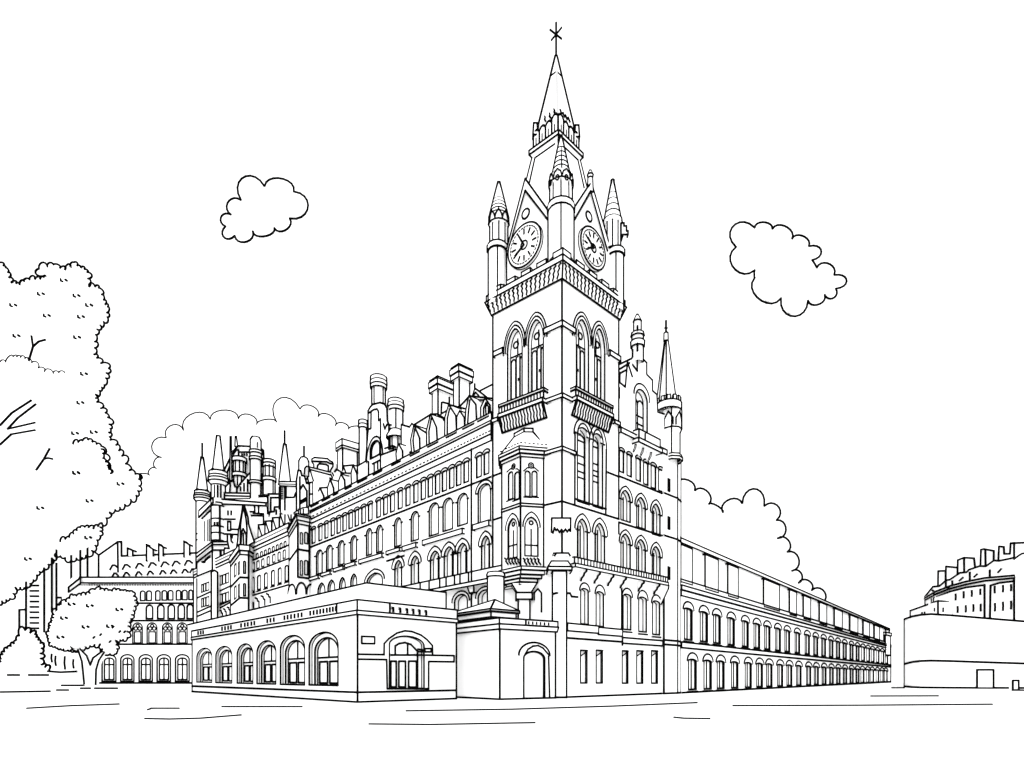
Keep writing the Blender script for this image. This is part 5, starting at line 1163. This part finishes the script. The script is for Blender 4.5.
for P_ in ([(127.6, 556), (127.6, 548.2), (132.7, 550.4), (132.7, 556)], [(146.5, 561), (146.5, 544.6), (153.2, 549.4), (153.2, 556)], [(158.7, 561), (158.7, 544), (163.2, 547), (163.2, 556)], [(184, 557), (184, 541.2), (189.6, 544.8), (189.6, 555)]):
    mb = MB(); mb.poly(BW, P_, -.6, 1.6, edges=(1, 2), closed=False, k=.9); mb.build('chimney', cur)

# office tower far left
OW = Wall(75, 230, to=(18, 215)); off = thing('office_building', 'tall plain office block with vertical ribs rising behind the big tree', 'office building', (*OW.xy(OW.u(50)), 0))
mb = MB(); mb.poly(OW, [(56.3, 690), (56.3, 545), (98.8, 540), (98.8, 690)], 1.5, 20, edges=(), ink=False)
for x in (71.2, 80.3, 87.5): mb.pline(OW, [(x, 578 if x > 72 else 586), (x, 545)], 1.55)
mb.pline(OW, [(56.4, 612), (56.4, 550)], 1.55); mb.pline(OW, [(56.4, 597.5), (62, 597.6), (62, 602.5), (59.5, 606)], 1.6); mb.build('wall', off)
mb = MB(); mb.poly(OW, [(25.8, 690), (25.8, 560), (56.3, 540), (56.3, 690)], 0, 20, edges=(), ink=False)
for x, y0, y1 in ((26, 582, 632), (44.2, 568, 632), (51.8, 558, 612), (56, 549, 608)): mb.pline(OW, [(x, y1), (x, y0)], .05)
for k_ in range(9): mb.pline(OW, [(30, 585.5+k_*5.35), (38.4, 585.5+k_*5.35)], .05)
mb.build('rib_wall', off)
mb = MB(); mb.poly(OW, [(19.2, 640), (19.2, 609.8), (26, 609.4), (26, 640)], -1, 14, edges=(), closed=False); mb.build('annex_wall', off)
# low wall with posts behind the round tree
LWALL = frontal(152); low = MB()
low.poly(LWALL, [(40, 690), (40, 653), (80, 653), (80, 690)], -3, 1, edges=(), ink=False)
for x, y0, y1 in ((51.7, 654, 662), (55.6, 656, 665.5), (64.8, 656.5, 669), (73.4, 659.5, 668)): low.pline(LWALL, [(x, y0), (x-.4, (y0+y1)/2), (x+.3, y1)], -2.95, k=.9)
for ln in ([(47.8, 671.2), (60.5, 672.2), (77, 671.4)],): low.pline(LWALL, ln, -2.9)
lo = low.build('garden_wall'); single(lo, 'low pale garden wall seen between the bush and the round tree', 'wall', kind='thing')

# ================================================================== RIGHT HAND BUILDINGS
YR = F*EYE/(688.6-HY)
def arcwall(name, pts, z_of, ink_rows, Yd=None): pass
cw = thing('curved_wall', 'long blank curved boundary building with one square door, right of the station range', 'building', (*plan(960, YR), 0))
cw['kind'] = 'thing'
cols = [(904.6, YR*1.12), (912, YR*1.045), (920, YR*1.01), (931, YR), (950, YR*.985), (975, YR*.975), (1000, YR*.97), (1040, YR*.965), (1075, YR*.96)]
top = {0: 619, 1: 616.4, 2: 614.9, 3: 614.1, 4: 615.2, 5: 617.3, 6: 619.4, 7: 622.6, 8: 625}
mid = {0: 663.9, 1: 662, 2: 661, 3: 660.6, 4: 661, 5: 661.9, 6: 662.7, 7: 664, 8: 665}
mb = MB(); pl = [plan(*c) for c in cols]
zt_ = sum(zc(top[i], c[1]) for i, c in enumerate(cols))/len(cols)
T = [(p.x, p.y, zc(top[i], cols[i][1])) for i, p in enumerate(pl)]; B = [(p.x, p.y, 0) for p in pl]; M = [(p.x, p.y-.03, zc(mid[i], cols[i][1])) for i, p in enumerate(pl)]
BT = [(*(plan(c_[0]+4, c_[1]+16)), t_[2]) for c_, t_ in zip(cols, T)]; BB = [(p[0], p[1], 0) for p in BT]
for i in range(len(T)-1):
    mb.face([B[i], B[i+1], T[i+1], T[i]]); mb.face([T[i], T[i+1], BT[i+1], BT[i]]); mb.face([BB[i], BB[i+1], BT[i+1], BT[i]])
mb.face([B[0], T[0], BT[0], BB[0]]); mb.face([B[-1], T[-1], BT[-1], BB[-1]])
mb.ink(T); mb.ink(M); mb.ink([B[0], T[0]]); mb.ink([(p[0], p[1]-.02, .02) for p in B]); mb.build('wall', cw)
DW = Wall(975, YR*.975, to=(1000, YR*.97)); mb = MB(); mb.poly(DW, [(977.1, 688.3), (977.1, 669.8), (993.5, 669.8), (993.5, 688.4)], .12, .12, edges=()); mb.build('door', cw)
# utility cabinet
Yc_ = F*EYE/(691-HY); cbn = MB(); CWl = frontal(Yc_); cbn.poly(CWl, [(1012.8, 690.8), (1012.8, 680.4), (1018.6, 680.4), (1018.6, 690.8)], 0, .7, edges=())
cbn.pline(CWl, [(1018.8, 691), (1024, 691.2), (1040, 691.4)], 0); o_ = cbn.build('utility_cabinet'); single(o_, 'small upright utility cabinet standing on the pavement by the square door', 'cabinet')
# terrace of houses with chimneys
YT = YR*1.22; tp = [(925.2, YT*1.10), (935, YT*1.04), (950, YT), (966, YT*.985), (984.7, YT*.975), (1014.2, YT*.96)]
ter = thing('terraced_houses', 'curved four-storey terrace with mansard roof and tall chimney slabs, rising behind the blank curved wall', 'houses', (*plan(980, YT), 0))
Wt = [Wall(*tp[i], to=tp[i+1]) for i in range(len(tp)-1)]
eave = [597.4, 591.8, 586, 581.6, 578, 575.4]; eav2 = [599.6, 594.4, 588.6, 584.4, 580.8, 578]
base = MB()
for i in range(len(tp)-1):
    a, b = plan(*tp[i]), plan(*tp[i+1]); za_, zb_2 = zc(eave[i], tp[i][1]), zc(eave[i+1], tp[i+1][1])
    base.face([(a.x, a.y, 0), (b.x, b.y, 0), (b.x, b.y, zb_2), (a.x, a.y, za_)])
P3 = lambda x, y, dy=0: (lambda Y_: (((x-HX)/F*Y_), Y_, zc(y, Y_)))(YT_at(x)+dy)
def YT_at(x):
    for (x0, y0), (x1, y1) in zip(tp, tp[1:]):
        if x <= x1: return y0+(y1-y0)*(x-x0)/(x1-x0)
    return tp[-1][1]
a = plan(*tp[0]); b = plan(*tp[-1]); za_, zb_2 = zc(eave[0], tp[0][1]), zc(eave[-1], tp[-1][1])
a2 = plan(929, tp[0][1]+14); b2 = plan(1012, tp[-1][1]+14); base.face([(b.x, b.y, 0), (b2.x, b2.y, 0), (b2.x, b2.y, zb_2), (b.x, b.y, zb_2)]); base.face([(a.x, a.y, 0), (a2.x, a2.y, 0), (a2.x, a2.y, za_), (a.x, a.y, za_)])
base.face([(a2.x, a2.y, 0), (b2.x, b2.y, 0), (b2.x, b2.y, zb_2), (a2.x, a2.y, za_)])
L = lambda ln, d=-.1, k=.9: base.ink([P3(x, y, d) for x, y in ln], k=k)
L([(925.3, 604), (925.3, 597.4)]); L([(933.8, 601.5), (933.8, 598), (950, 591.5), (966, 587.4), (984.6, 585), (984.6, 617)]); L([(990, 618), (990.6, 585.4), (1000, 582.8), (1014, 581.2)]); L([(1014.2, 620), (1014.2, 577)])
for x, y0, y1 in ((931.6, 599, 602.5), (955.6, 594, 600), (963.6, 591.6, 598), (971.8, 590.4, 596.4), (980.4, 589, 594.6), (957.6, 606.5, 612.5), (965.8, 605.5, 612), (973.4, 604.5, 611.4), (980.8, 604, 611), (994.8, 586.4, 593), (1003, 585.4, 592), (1011, 584.6, 590.8), (995, 603.4, 611), (1003, 602, 610.4), (1011, 601, 609)):
    L([(x, y0), (x+(.2 if int(x) % 2 else -.1), (y0+y1)/2), (x, y1)], k=.85)
base.build('wall', ter)
mb = MB()
for i in range(len(tp)-1):
    q = [P3(tp[i][0], eave[i], -.6), P3(tp[i+1][0], eave[i+1], -.6), P3(tp[i+1][0], eav2[i+1], -.6), P3(tp[i][0], eav2[i], -.6)]
    qb = [(p[0], p[1]+1, p[2]) for p in q]; mb.face(q); mb.loft(q, qb); mb.ink([q[0], q[1]]); mb.ink([q[2], q[3]])
mb.ink([P3(925.2, 597.4, -.6), P3(925.2, 599.6, -.6)]); mb.build('cornice', ter)
ro = [(925, 596.4), (933, 586.6), (939.4, 586), (946, 580.3), (949.8, 579.6), (960, 572.8), (966.4, 572.2), (969, 569.6), (979.6, 566), (985.8, 566.2), (993.8, 560.4), (999, 560.8), (1014.2, 557.6), (1014.2, 576), (984.7, 578.2), (950, 586.2)]
RWl = Wall(925, YT*1.12+.5, to=(1014.2, YT*.98+.5)); mb = MB(); mb.poly(RWl, ro, 0, 7, edges=(), ink=False); mb.pline(RWl, ro[:13], .04)
for ln in ([(945.8, 579), (945.9, 587)], [(952.3, 581), (952.3, 585)], [(959.5, 580.5), (963.2, 577.3)], [(969.8, 572.3), (969.8, 580.5)], [(974.2, 576.8), (977.3, 573.9)], [(989.8, 570), (989.8, 577.8)], [(998, 572.4), (1001.4, 568.6)], [(932.6, 590.4), (933.6, 591.2)], [(1014.2, 559), (1019, 555.4), (1022, 553.6), (1026, 553)]): mb.pline(RWl, ln, .05)
mb.build('roof', ter)
CWs = Wall(925, YT*1.12+2.2, to=(1014.2, YT*.98+2.2))
for P_, ln in (([(938, 586), (938.2, 571), (945.6, 570.8), (945.6, 582)], []), ([(945.8, 580), (946, 566.4), (957.5, 567.6), (957.8, 576)], []), ([(957.5, 575), (957.8, 560), (964, 557.6), (974, 558.2), (975.2, 568)], [[(964, 558), (964.2, 572)]]), ([(980.4, 567), (981, 549.6), (983.8, 549), (993.8, 550.8), (993.6, 562)], [[(985.3, 549.6), (985.6, 566)]]),
              ([(998.4, 562), (999, 546.4), (1003.8, 546.8), (1004.2, 553.8), (1010, 553.8), (1010.6, 543.2), (1014.2, 542.8), (1014.2, 560)], [])):
    mb = MB(); mb.poly(CWs, P_, 0, 1.5, edges=(), closed=False); [mb.pline(CWs, l_, .04) for l_ in ln]; mb.build('chimney', ter)
mb = MB(); mb.poly(CWs, [(1014.4, 590), (1014.4, 543.2), (1022, 542.8), (1040, 542.6), (1040, 590)], 0, 3, edges=(), ink=False); mb.pline(CWs, [(1010.6, 543.2), (1024, 542.6), (1040, 542.4)], .04); mb.build('party_wall', ter)
ann = thing('annex', 'low annex block poking over the curved wall in front of the terrace', 'building', (*plan(930, YR*1.1), 0))
YN = YR*1.17; WN = Wall(938, YN, to=(910, YN*1.08)); WN2 = Wall(938, YN, to=(952, YN)); mb = MB()
mb.poly(WN, [(938, 625), (938, 600.8), (910.4, 610.6), (910.4, 625)], 0, 3, edges=()); mb.poly(WN2, [(938, 625), (938, 601), (951.5, 602), (951.8, 625)], 0, 3, edges=())
for x, y in ((922.2, 612.6), (924.8, 612.2), (934.8, 608.4)): mb.pline(WN, [(x, y), (x, y+2.6)], .04)
mb.pline(WN2, [(943, 608), (943, 611.6)], .04); mb.build('wall', ann)

# ================================================================== CLOUDS
def bulge(a, b, h, n=9):
    """arc from a to b bulging to the left of the direction a->b (screen, y down) by h*|ab|"""
    (x0, y0), (x1, y1) = a, b; dx, dy = x1-x0, y1-y0; out = []
    for i in range(n):
        t = math.pi*i/n; s = (1-math.cos(t))/2; e = math.sin(t)**.85*h
        out.append((x0+dx*s+dy*e, y0+dy*s-dx*e))
    return out
def body(mb, outline, Y, thick=1.0, step=6, seed=1, fill=True, squash=1.0):
    """rounded solid filling an outline: a core sheet plus overlapping lumps in front of and behind it"""
    rnd = random.Random(seed); W = frontal(Y)
    uz = [(W.u(x), W.z(x, y)) for x, y in outline]
    mb.tess([uz], lambda a, b: W.pt(a, b, 0))
    xs = [p[0] for p in outline]; ys = [p[1] for p in outline]; segs = list(zip(outline, outline[1:]+outline[:1]))
    def inside(x, y):
        c = False
        for (x0, y0), (x1, y1) in segs:
            if (y0 > y) != (y1 > y) and x < (x1-x0)*(y-y0)/(y1-y0)+x0: c = not c
        return c
    def dist(x, y):
        d = 1e9
        for (x0, y0), (x1, y1) in segs:
            dx, dy = x1-x0, y1-y0; t = max(0, min(1, ((x-x0)*dx+(y-y0)*dy)/max(dx*dx+dy*dy, 1e-9))); d = min(d, math.hypot(x-x0-dx*t, y-y0-dy*t))
        return d
    y = min(ys)+step/2
    while y < max(ys):
        x = min(xs)+step/2
        while x < max(xs):
            px, py = x+rnd.uniform(-1, 1)*step*.3, y+rnd.uniform(-1, 1)*step*.3
            if inside(px, py):
                th_ = math.hypot((px-HX), (py-HY))/F; r = dist(px, py)*.93/(1+th_*th_)**.5; px -= (px-HX)*.0; 
                if r > step*.45:
                    r_ = r*Y/F; c = W.P(px-(px-HX)/F*r*.12, py-(py-HY)/F*r*.12); n, m = 12, 7; rows = []
                    pts = [(c.x, c.y, c.z+r_*squash)]
                    for j in range(1, m):
                        t = math.pi*j/m
                        for i in range(n): a = 2*math.pi*i/n; pts.append((c.x+r_*math.sin(t)*math.cos(a)*.98, c.y+r_*thick*math.sin(t)*math.sin(a), c.z+r_*math.cos(t)*.98))
                    pts.append((c.x, c.y, c.z-r_)); fs = [(0, 1+i, 1+(i+1) % n) for i in range(n)]
                    for j in range(m-2): fs += [(1+j*n+i, 1+(j+1)*n+i, 1+(j+1)*n+(i+1) % n, 1+j*n+(i+1) % n) for i in range(n)]
                    fs += [(len(pts)-1, 1+(m-2)*n+(i+1) % n, 1+(m-2)*n+i) for i in range(n)]
                    mb.add(pts, fs)
            x += step
        y += step
def cloud(name, cusps, Y, label, k=1.0, closed=True, hidden=None, h=.42, seed=1, m=1):
    """cusps: (x, y, bulge height) going clockwise; hidden: extra points closing the body out of view"""
    ol = []; n = len(cusps)
    rng_ = range(n if closed else n-1)
    for i in rng_:
        a, b = cusps[i], cusps[(i+1) % n]; ol += bulge(a[:2], b[:2], a[2] if len(a) > 2 else h)
    if not closed: ol.append(cusps[-1][:2])
    full = ol+(hidden or []); mb = MB(); body(mb, full, Y, .8, 9, seed)
    W = frontal(Y); mb.ink([W.P(x, y, 0) for x, y in ol], closed, k, m)
    o = mb.build(name, mats=(CLOUD, INK, GREY)); single(o, label, 'cloud'); return o
z = lambda x, y: (210+x/9.31, 165+y/9.31)
c1 = [(*z(290, 328), .58), (*z(508, 200), .45), (*z(780, 247), .62), (*z(742, 498), .32), (*z(600, 588), .27), (*z(400, 620), .32), (*z(230, 660), .5), (*z(145, 572), .48), (*z(198, 463), .42)]
# order clockwise starting with the top-left lobe
cloud('cloud', [(*z(290, 328), .68), (*z(508, 200), .36), (*z(780, 247), .6), (*z(742, 498), .42), (*z(600, 588), .3), (*z(400, 620), .45), (*z(230, 660), .66), (*z(145, 572), .62), (*z(198, 463), .55)], 900, 'small puffy cloud floating alone in the sky left of the clock tower', k=.95)
z = lambda x, y: (719+x/7.35, 210+y/7.3)
cloud('cloud', [(*z(125, 270), .62), (*z(262, 130), .35), (*z(392, 140), .38), (*z(536, 212), .38), (*z(660, 264), .78), (*z(682, 366), .05), (*z(718, 424), .45), (*z(846, 474), .85), (*z(858, 574), .55), (*z(776, 620), .4), (*z(654, 662), .62), (*z(455, 645), .42), (*z(262, 495), .05), (*z(262, 440), .5)], 900, 'small puffy cloud floating alone in the sky right of the clock tower', k=.95, seed=2)
z = lambda x, y: (140+x/4.267, 380+y/4.267)
pts = [(-6, 404, .15), (40, 407, .42), (70, 378, .42), (92, 331, .6), (112, 246, .5), (186, 215, .42), (300, 168, .32), (420, 165, .38), (498, 190, .2), (583, 180, .72), (683, 124, .38), (760, 156, .35), (834, 195, .35), (890, 210, .2), (945, 205)]
cloud('cloud', [(*z(p[0], p[1]), *p[2:]) for p in pts], 700, 'long bank of cloud behind the hotel chimneys and far turrets', k=.62, closed=False, hidden=[(380, 430), (380, 560), (140, 560), (138, 480)], seed=3)
z = lambda x, y: (670+x/5.16, 460+y/5.16)
pts = [(20, 130, .4), (128, 158, .42), (200, 228, .18), (272, 270, .42), (372, 224, .72), (486, 238, .55), (550, 310, .48), (556, 404, .45), (606, 474, .48), (630, 572, .5), (664, 634, .45), (732, 672, .5), (790, 735)]
cloud('cloud', [(*z(p[0], p[1]), *p[2:]) for p in pts], 700, 'billowing cloud rising behind the long station range', k=.95, closed=False, hidden=[(815, 640), (675, 620), (672, 500)], seed=4)

# ================================================================== TREES
def scallop(pts, size=3.0, amp=1.0, seed=1, closed=False, jit=.5):
    """little leafy lobes along a traced crown edge (clockwise)"""
    rnd = random.Random(seed); out = []; n = len(pts)
    P = []
    for i in range(n if closed else n-1):
        a, b = pts[i], pts[(i+1) % n]; L = math.hypot(b[0]-a[0], b[1]-a[1]); k = max(1, round(L/(size*rnd.uniform(.7, 1.3))))
        for j in range(k): P.append((a[0]+(b[0]-a[0])*j/k+rnd.uniform(-jit, jit)*.5, a[1]+(b[1]-a[1])*j/k+rnd.uniform(-jit, jit)*.5))
    if not closed: P.append(pts[-1])
    m = len(P)
    for i in range(m if closed else m-1):
        a, b = P[i], P[(i+1) % m]; hgt = rnd.uniform(.25, .62)*amp; sk = rnd.uniform(-.12, .3)
        dx, dy = b[0]-a[0], b[1]-a[1]
        for j in range(7):
            t_ = math.pi*j/7; s = (1-math.cos(t_))/2; e = math.sin(t_)*hgt*.8; s2 = s+sk*math.sin(t_)
            out.append((a[0]+dx*s2+dy*e, a[1]+dy*s2-dx*e))
    if not closed: out.append(P[-1])
    return out
def marks(mb, W, pts, o, k=.9):
    rnd = random.Random(5)
    for x, y in pts:
        mb.ink([W.P(x-2.4, y-1.6, o), W.P(x-2.2, y+.2, o), W.P(x-.6, y+.8, o)], k=k); mb.ink([W.P(x+2.6, y-.8, o), W.P(x+3.6, y-.2, o)], k=k*1.2)
z = lambda x, y: (x/3.365, 250+y/3.365); zz = lambda x, y: (x/4.3, 440+y/4.3)
Ybt = 46.0
edge = [(-30, 268), (-14, 258)]+[z(*p) for p in ((0, 40), (25, 60), (42, 108), (70, 113), (100, 95), (140, 98), (158, 82), (138, 62), (185, 50), (225, 65), (255, 42), (300, 72), (305, 118), (338, 126), (350, 168), (368, 192), (365, 225), (342, 250), (325, 285), (325, 325), (320, 350), (345, 378), (368, 396), (355, 450), (328, 485), (330, 512), (358, 545), (375, 582), (372, 640), (393, 652), (412, 692), (440, 738), (474, 765))]
edge2 = [zz(*p) for p in ((605, 152), (605, 200), (590, 245), (545, 280), (480, 318), (440, 362), (438, 415), (400, 480), (378, 500), (310, 520), (245, 495), (215, 540), (175, 572), (150, 605), (125, 638), (72, 640), (50, 685), (0, 708))]+[(-20, 612), (-60, 600)]
ol = scallop([(x-1.2, y+.6) for x, y in edge], 5.6, 1.35, 11, jit=1.8)+scallop([(x-1.2, y-1) for x, y in edge2], 5.2, 1.35, 12, jit=1.5)
tree = thing('tree', 'huge leafy tree filling the left side of the view, bare limbs showing in its crown', 'tree', (*plan(-120, Ybt), 0))
hid = [(-140, 600), (-170, 430), (-140, 300), (-70, 262)]
hid = scallop([edge2[-1]]+hid+[edge[0]], 6.5, 1.9, 14, jit=1.5)[1:-1]; mb = MB(); body(mb, ol+hid, Ybt, .9, 13, 6); W = frontal(Ybt); mb.ink([W.P(x, y, 0) for x, y in ol+hid], True, .88); mb.build('crown', tree, mats=(LEAFM, INK, GREY))
# sprays of leaves and limbs standing just proud of the crown
rad = 8.6; WF = frontal(Ybt-rad)
fb_ = MB(); marks(fb_, WF, [z(*p) for p in ((212, 103), (135, 149), (255, 155), (297, 187), (42, 187), (155, 222), (270, 226), (53, 290), (257, 295), (280, 418), (268, 515), (250, 618), (313, 614), (253, 750))]+[zz(*p) for p in ((325, 144), (515, 190), (382, 263), (170, 294), (376, 421), (117, 513))], 0)
for ln, k_, s_ in (([z(*p) for p in ((0, 376), (20, 378), (45, 358), (70, 362), (95, 368), (105, 378), (128, 395), (150, 408), (178, 415), (218, 413))], .6, 3.4), ([z(*p) for p in ((245, 652), (295, 640), (340, 662), (355, 710), (372, 752))], .95, 3.6), ([zz(*p) for p in ((258, 436), (300, 420), (345, 375), (400, 380), (440, 360))], .95, 3.4), ([zz(*p) for p in ((435, 38), (445, 80), (478, 142))], .95, 3.4)):
    fb_.ink([WF.P(x, y, 0) for x, y in scallop(ln, s_*1.6, 1.25, 13, jit=1.2)], k=k_*.92)
fb_.build('leaf_sprays', tree, mats=(LEAFM, INK, GREY))
def limb(ps, name='limb'):
    m2 = MB(); m2.ink([WF.P(x, y, .2) for x, y in ps]); return m2
for ln in ([(0, 590), (40, 548), (105, 506)], [(28, 600), (60, 565), (120, 519)], [(26, 602), (117, 581)], [(0, 655), (38, 620), (117, 606)], [(97, 372), (111, 325), (106, 290)], [(111, 325), (130, 308), (152, 302)], [(122, 740), (148, 703), (167, 668)], [(148, 703), (162, 700), (176, 703)]):
    lb = MB(); lb.ink([WF.P(*z(*p), .2) for p in ln], k=.95); lb.build('limb', tree)
tk = MB(); c = plan(-120, Ybt); prev = None
for h_, r_ in ((0, 1.1), (.6, .85), (3, .7), (8, .6), (14, .45)):
    rg = ring(c.x, c.y, r_, h_, 12)
    if prev: tk.loft(prev, rg); tk.ink([prev[0], rg[0]]); tk.ink([prev[6], rg[6]])
    prev = rg
tk.build('trunk', tree)
# round street tree
zz = lambda x, y: (x/4.3, 530+y/4.3)
Yst = F*EYE/(685.5-HY)*.62; Yst = F*EYE/(687-HY)
st = thing('tree', 'small round-headed tree with a forked trunk in front of the arcaded hotel range', 'tree', (*plan(90, Yst), 0))
co_ = [zz(*p) for p in ((205, 490), (195, 460), (205, 425), (225, 365), (248, 320), (280, 305), (310, 280), (345, 280), (385, 270), (410, 252), (470, 258), (520, 255), (580, 265), (590, 300), (590, 330), (575, 365), (560, 415), (553, 470), (505, 483), (510, 520), (500, 543), (450, 540), (432, 498), (405, 500), (330, 527), (270, 522), (215, 505))]
co_ = [(93+(x-93)*.955, 608+(y-608)*.955) for x, y in co_]; ol = scallop(co_, 4.4, 1.3, 21, True, jit=1.1); mb = MB(); body(mb, ol, Yst, .9, 5, 8); W = frontal(Yst); mb.ink([W.P(x, y, 0) for x, y in ol], True, .88); mb.build('crown', st, mats=(LEAFM, INK, GREY))
WF2 = frontal(Yst-26*Yst/F); mb = MB(); marks(mb, WF2, [zz(*p) for p in ((305, 320), (383, 327), (510, 343), (272, 380), (365, 418), (470, 415), (257, 462))], 0, .95)
for p in ((404, 462), (433, 450), (473, 480), (515, 437), (536, 438), (486, 418)): x, y = zz(*p); mb.ink([WF2.P(x-.6, y+.6, 0), WF2.P(x+.6, y-.7, 0)])
mb.build('leaf_sprays', st)
mb = MB(); tr = [zz(*p) for p in ((345, 510), (370, 535), (388, 580), (405, 545), (440, 520), (452, 530), (428, 560), (413, 600), (412, 668), (361, 668), (358, 620), (352, 570), (335, 525))]
mb.poly(W, tr, .5, 1.0, edges=(), closed=False, ink=False)
for ln in ([(335, 515), (352, 565), (358, 620), (362, 663)], [(345, 512), (372, 540), (388, 581), (400, 550), (440, 520)], [(448, 525), (425, 560), (413, 600), (411, 665)], [(302, 492), (312, 515), (340, 527)]): mb.pline(W, [zz(*p) for p in ln], .55)
mb.build('trunk', st)
# bush at the far left
bs_ = [zz(*p) for p in ((-60, 640), (-20, 600), (0, 568), (20, 522), (60, 490), (85, 455), (108, 432), (150, 450), (172, 485), (185, 490), (176, 530), (180, 578), (212, 600))]
Ybs = Yst*1.05; ol = scallop(bs_, 4.6, 1.7, 31, jit=1); full = ol+[(48, 676), (-14, 678)]
mb = MB(); body(mb, full, Ybs, .8, 6, 9); W = frontal(Ybs); mb.ink([W.P(x, y, 0) for x, y in ol]); [mb.ink([W.P(a, 675, 6), W.P(b, 675, 6)]) for a, b in ((8, 19), (29, 48))]; o_ = mb.build('bush', mats=(LEAFM, INK, GREY)); single(o_, 'rounded leafy bush at the far left, beside the round tree', 'bush')

# ================================================================== CAMERA, LIGHT, WORLD
cam = bpy.data.cameras.new('camera'); co = bpy.data.objects.new('camera', cam); COL.objects.link(co)
co.location = (0, 0, EYE); co.rotation_euler = (math.radians(90), 0, 0)
cam.sensor_fit = 'HORIZONTAL'; cam.sensor_width = 36; cam.lens = F/1024*36
cam.shift_y = (HY-387)/1024; cam.clip_start = .5; cam.clip_end = 9000
scn.camera = co
w = bpy.data.worlds.new('World'); scn.world = w; w.use_nodes = True
bg = w.node_tree.nodes['Background']; bg.inputs['Color'].default_value = (1, 1, 1, 1); bg.inputs['Strength'].default_value = 1.0
sun = bpy.data.lights.new('sun', 'SUN'); sun.energy = 1.2; sun.angle = math.radians(60); so = bpy.data.objects.new('sun', sun); COL.objects.link(so)
so.rotation_euler = (math.radians(55), 0, math.radians(-8))
c_ = scn.cycles; c_.max_bounces = 24; c_.diffuse_bounces = 24
try: scn.render.engine = 'CYCLES'
except Exception: pass
scn.view_settings.view_transform = 'Standard'; scn.view_settings.look = 'None'; scn.view_settings.exposure = .62; scn.view_settings.gamma = 1
scn.render.film_transparent = False
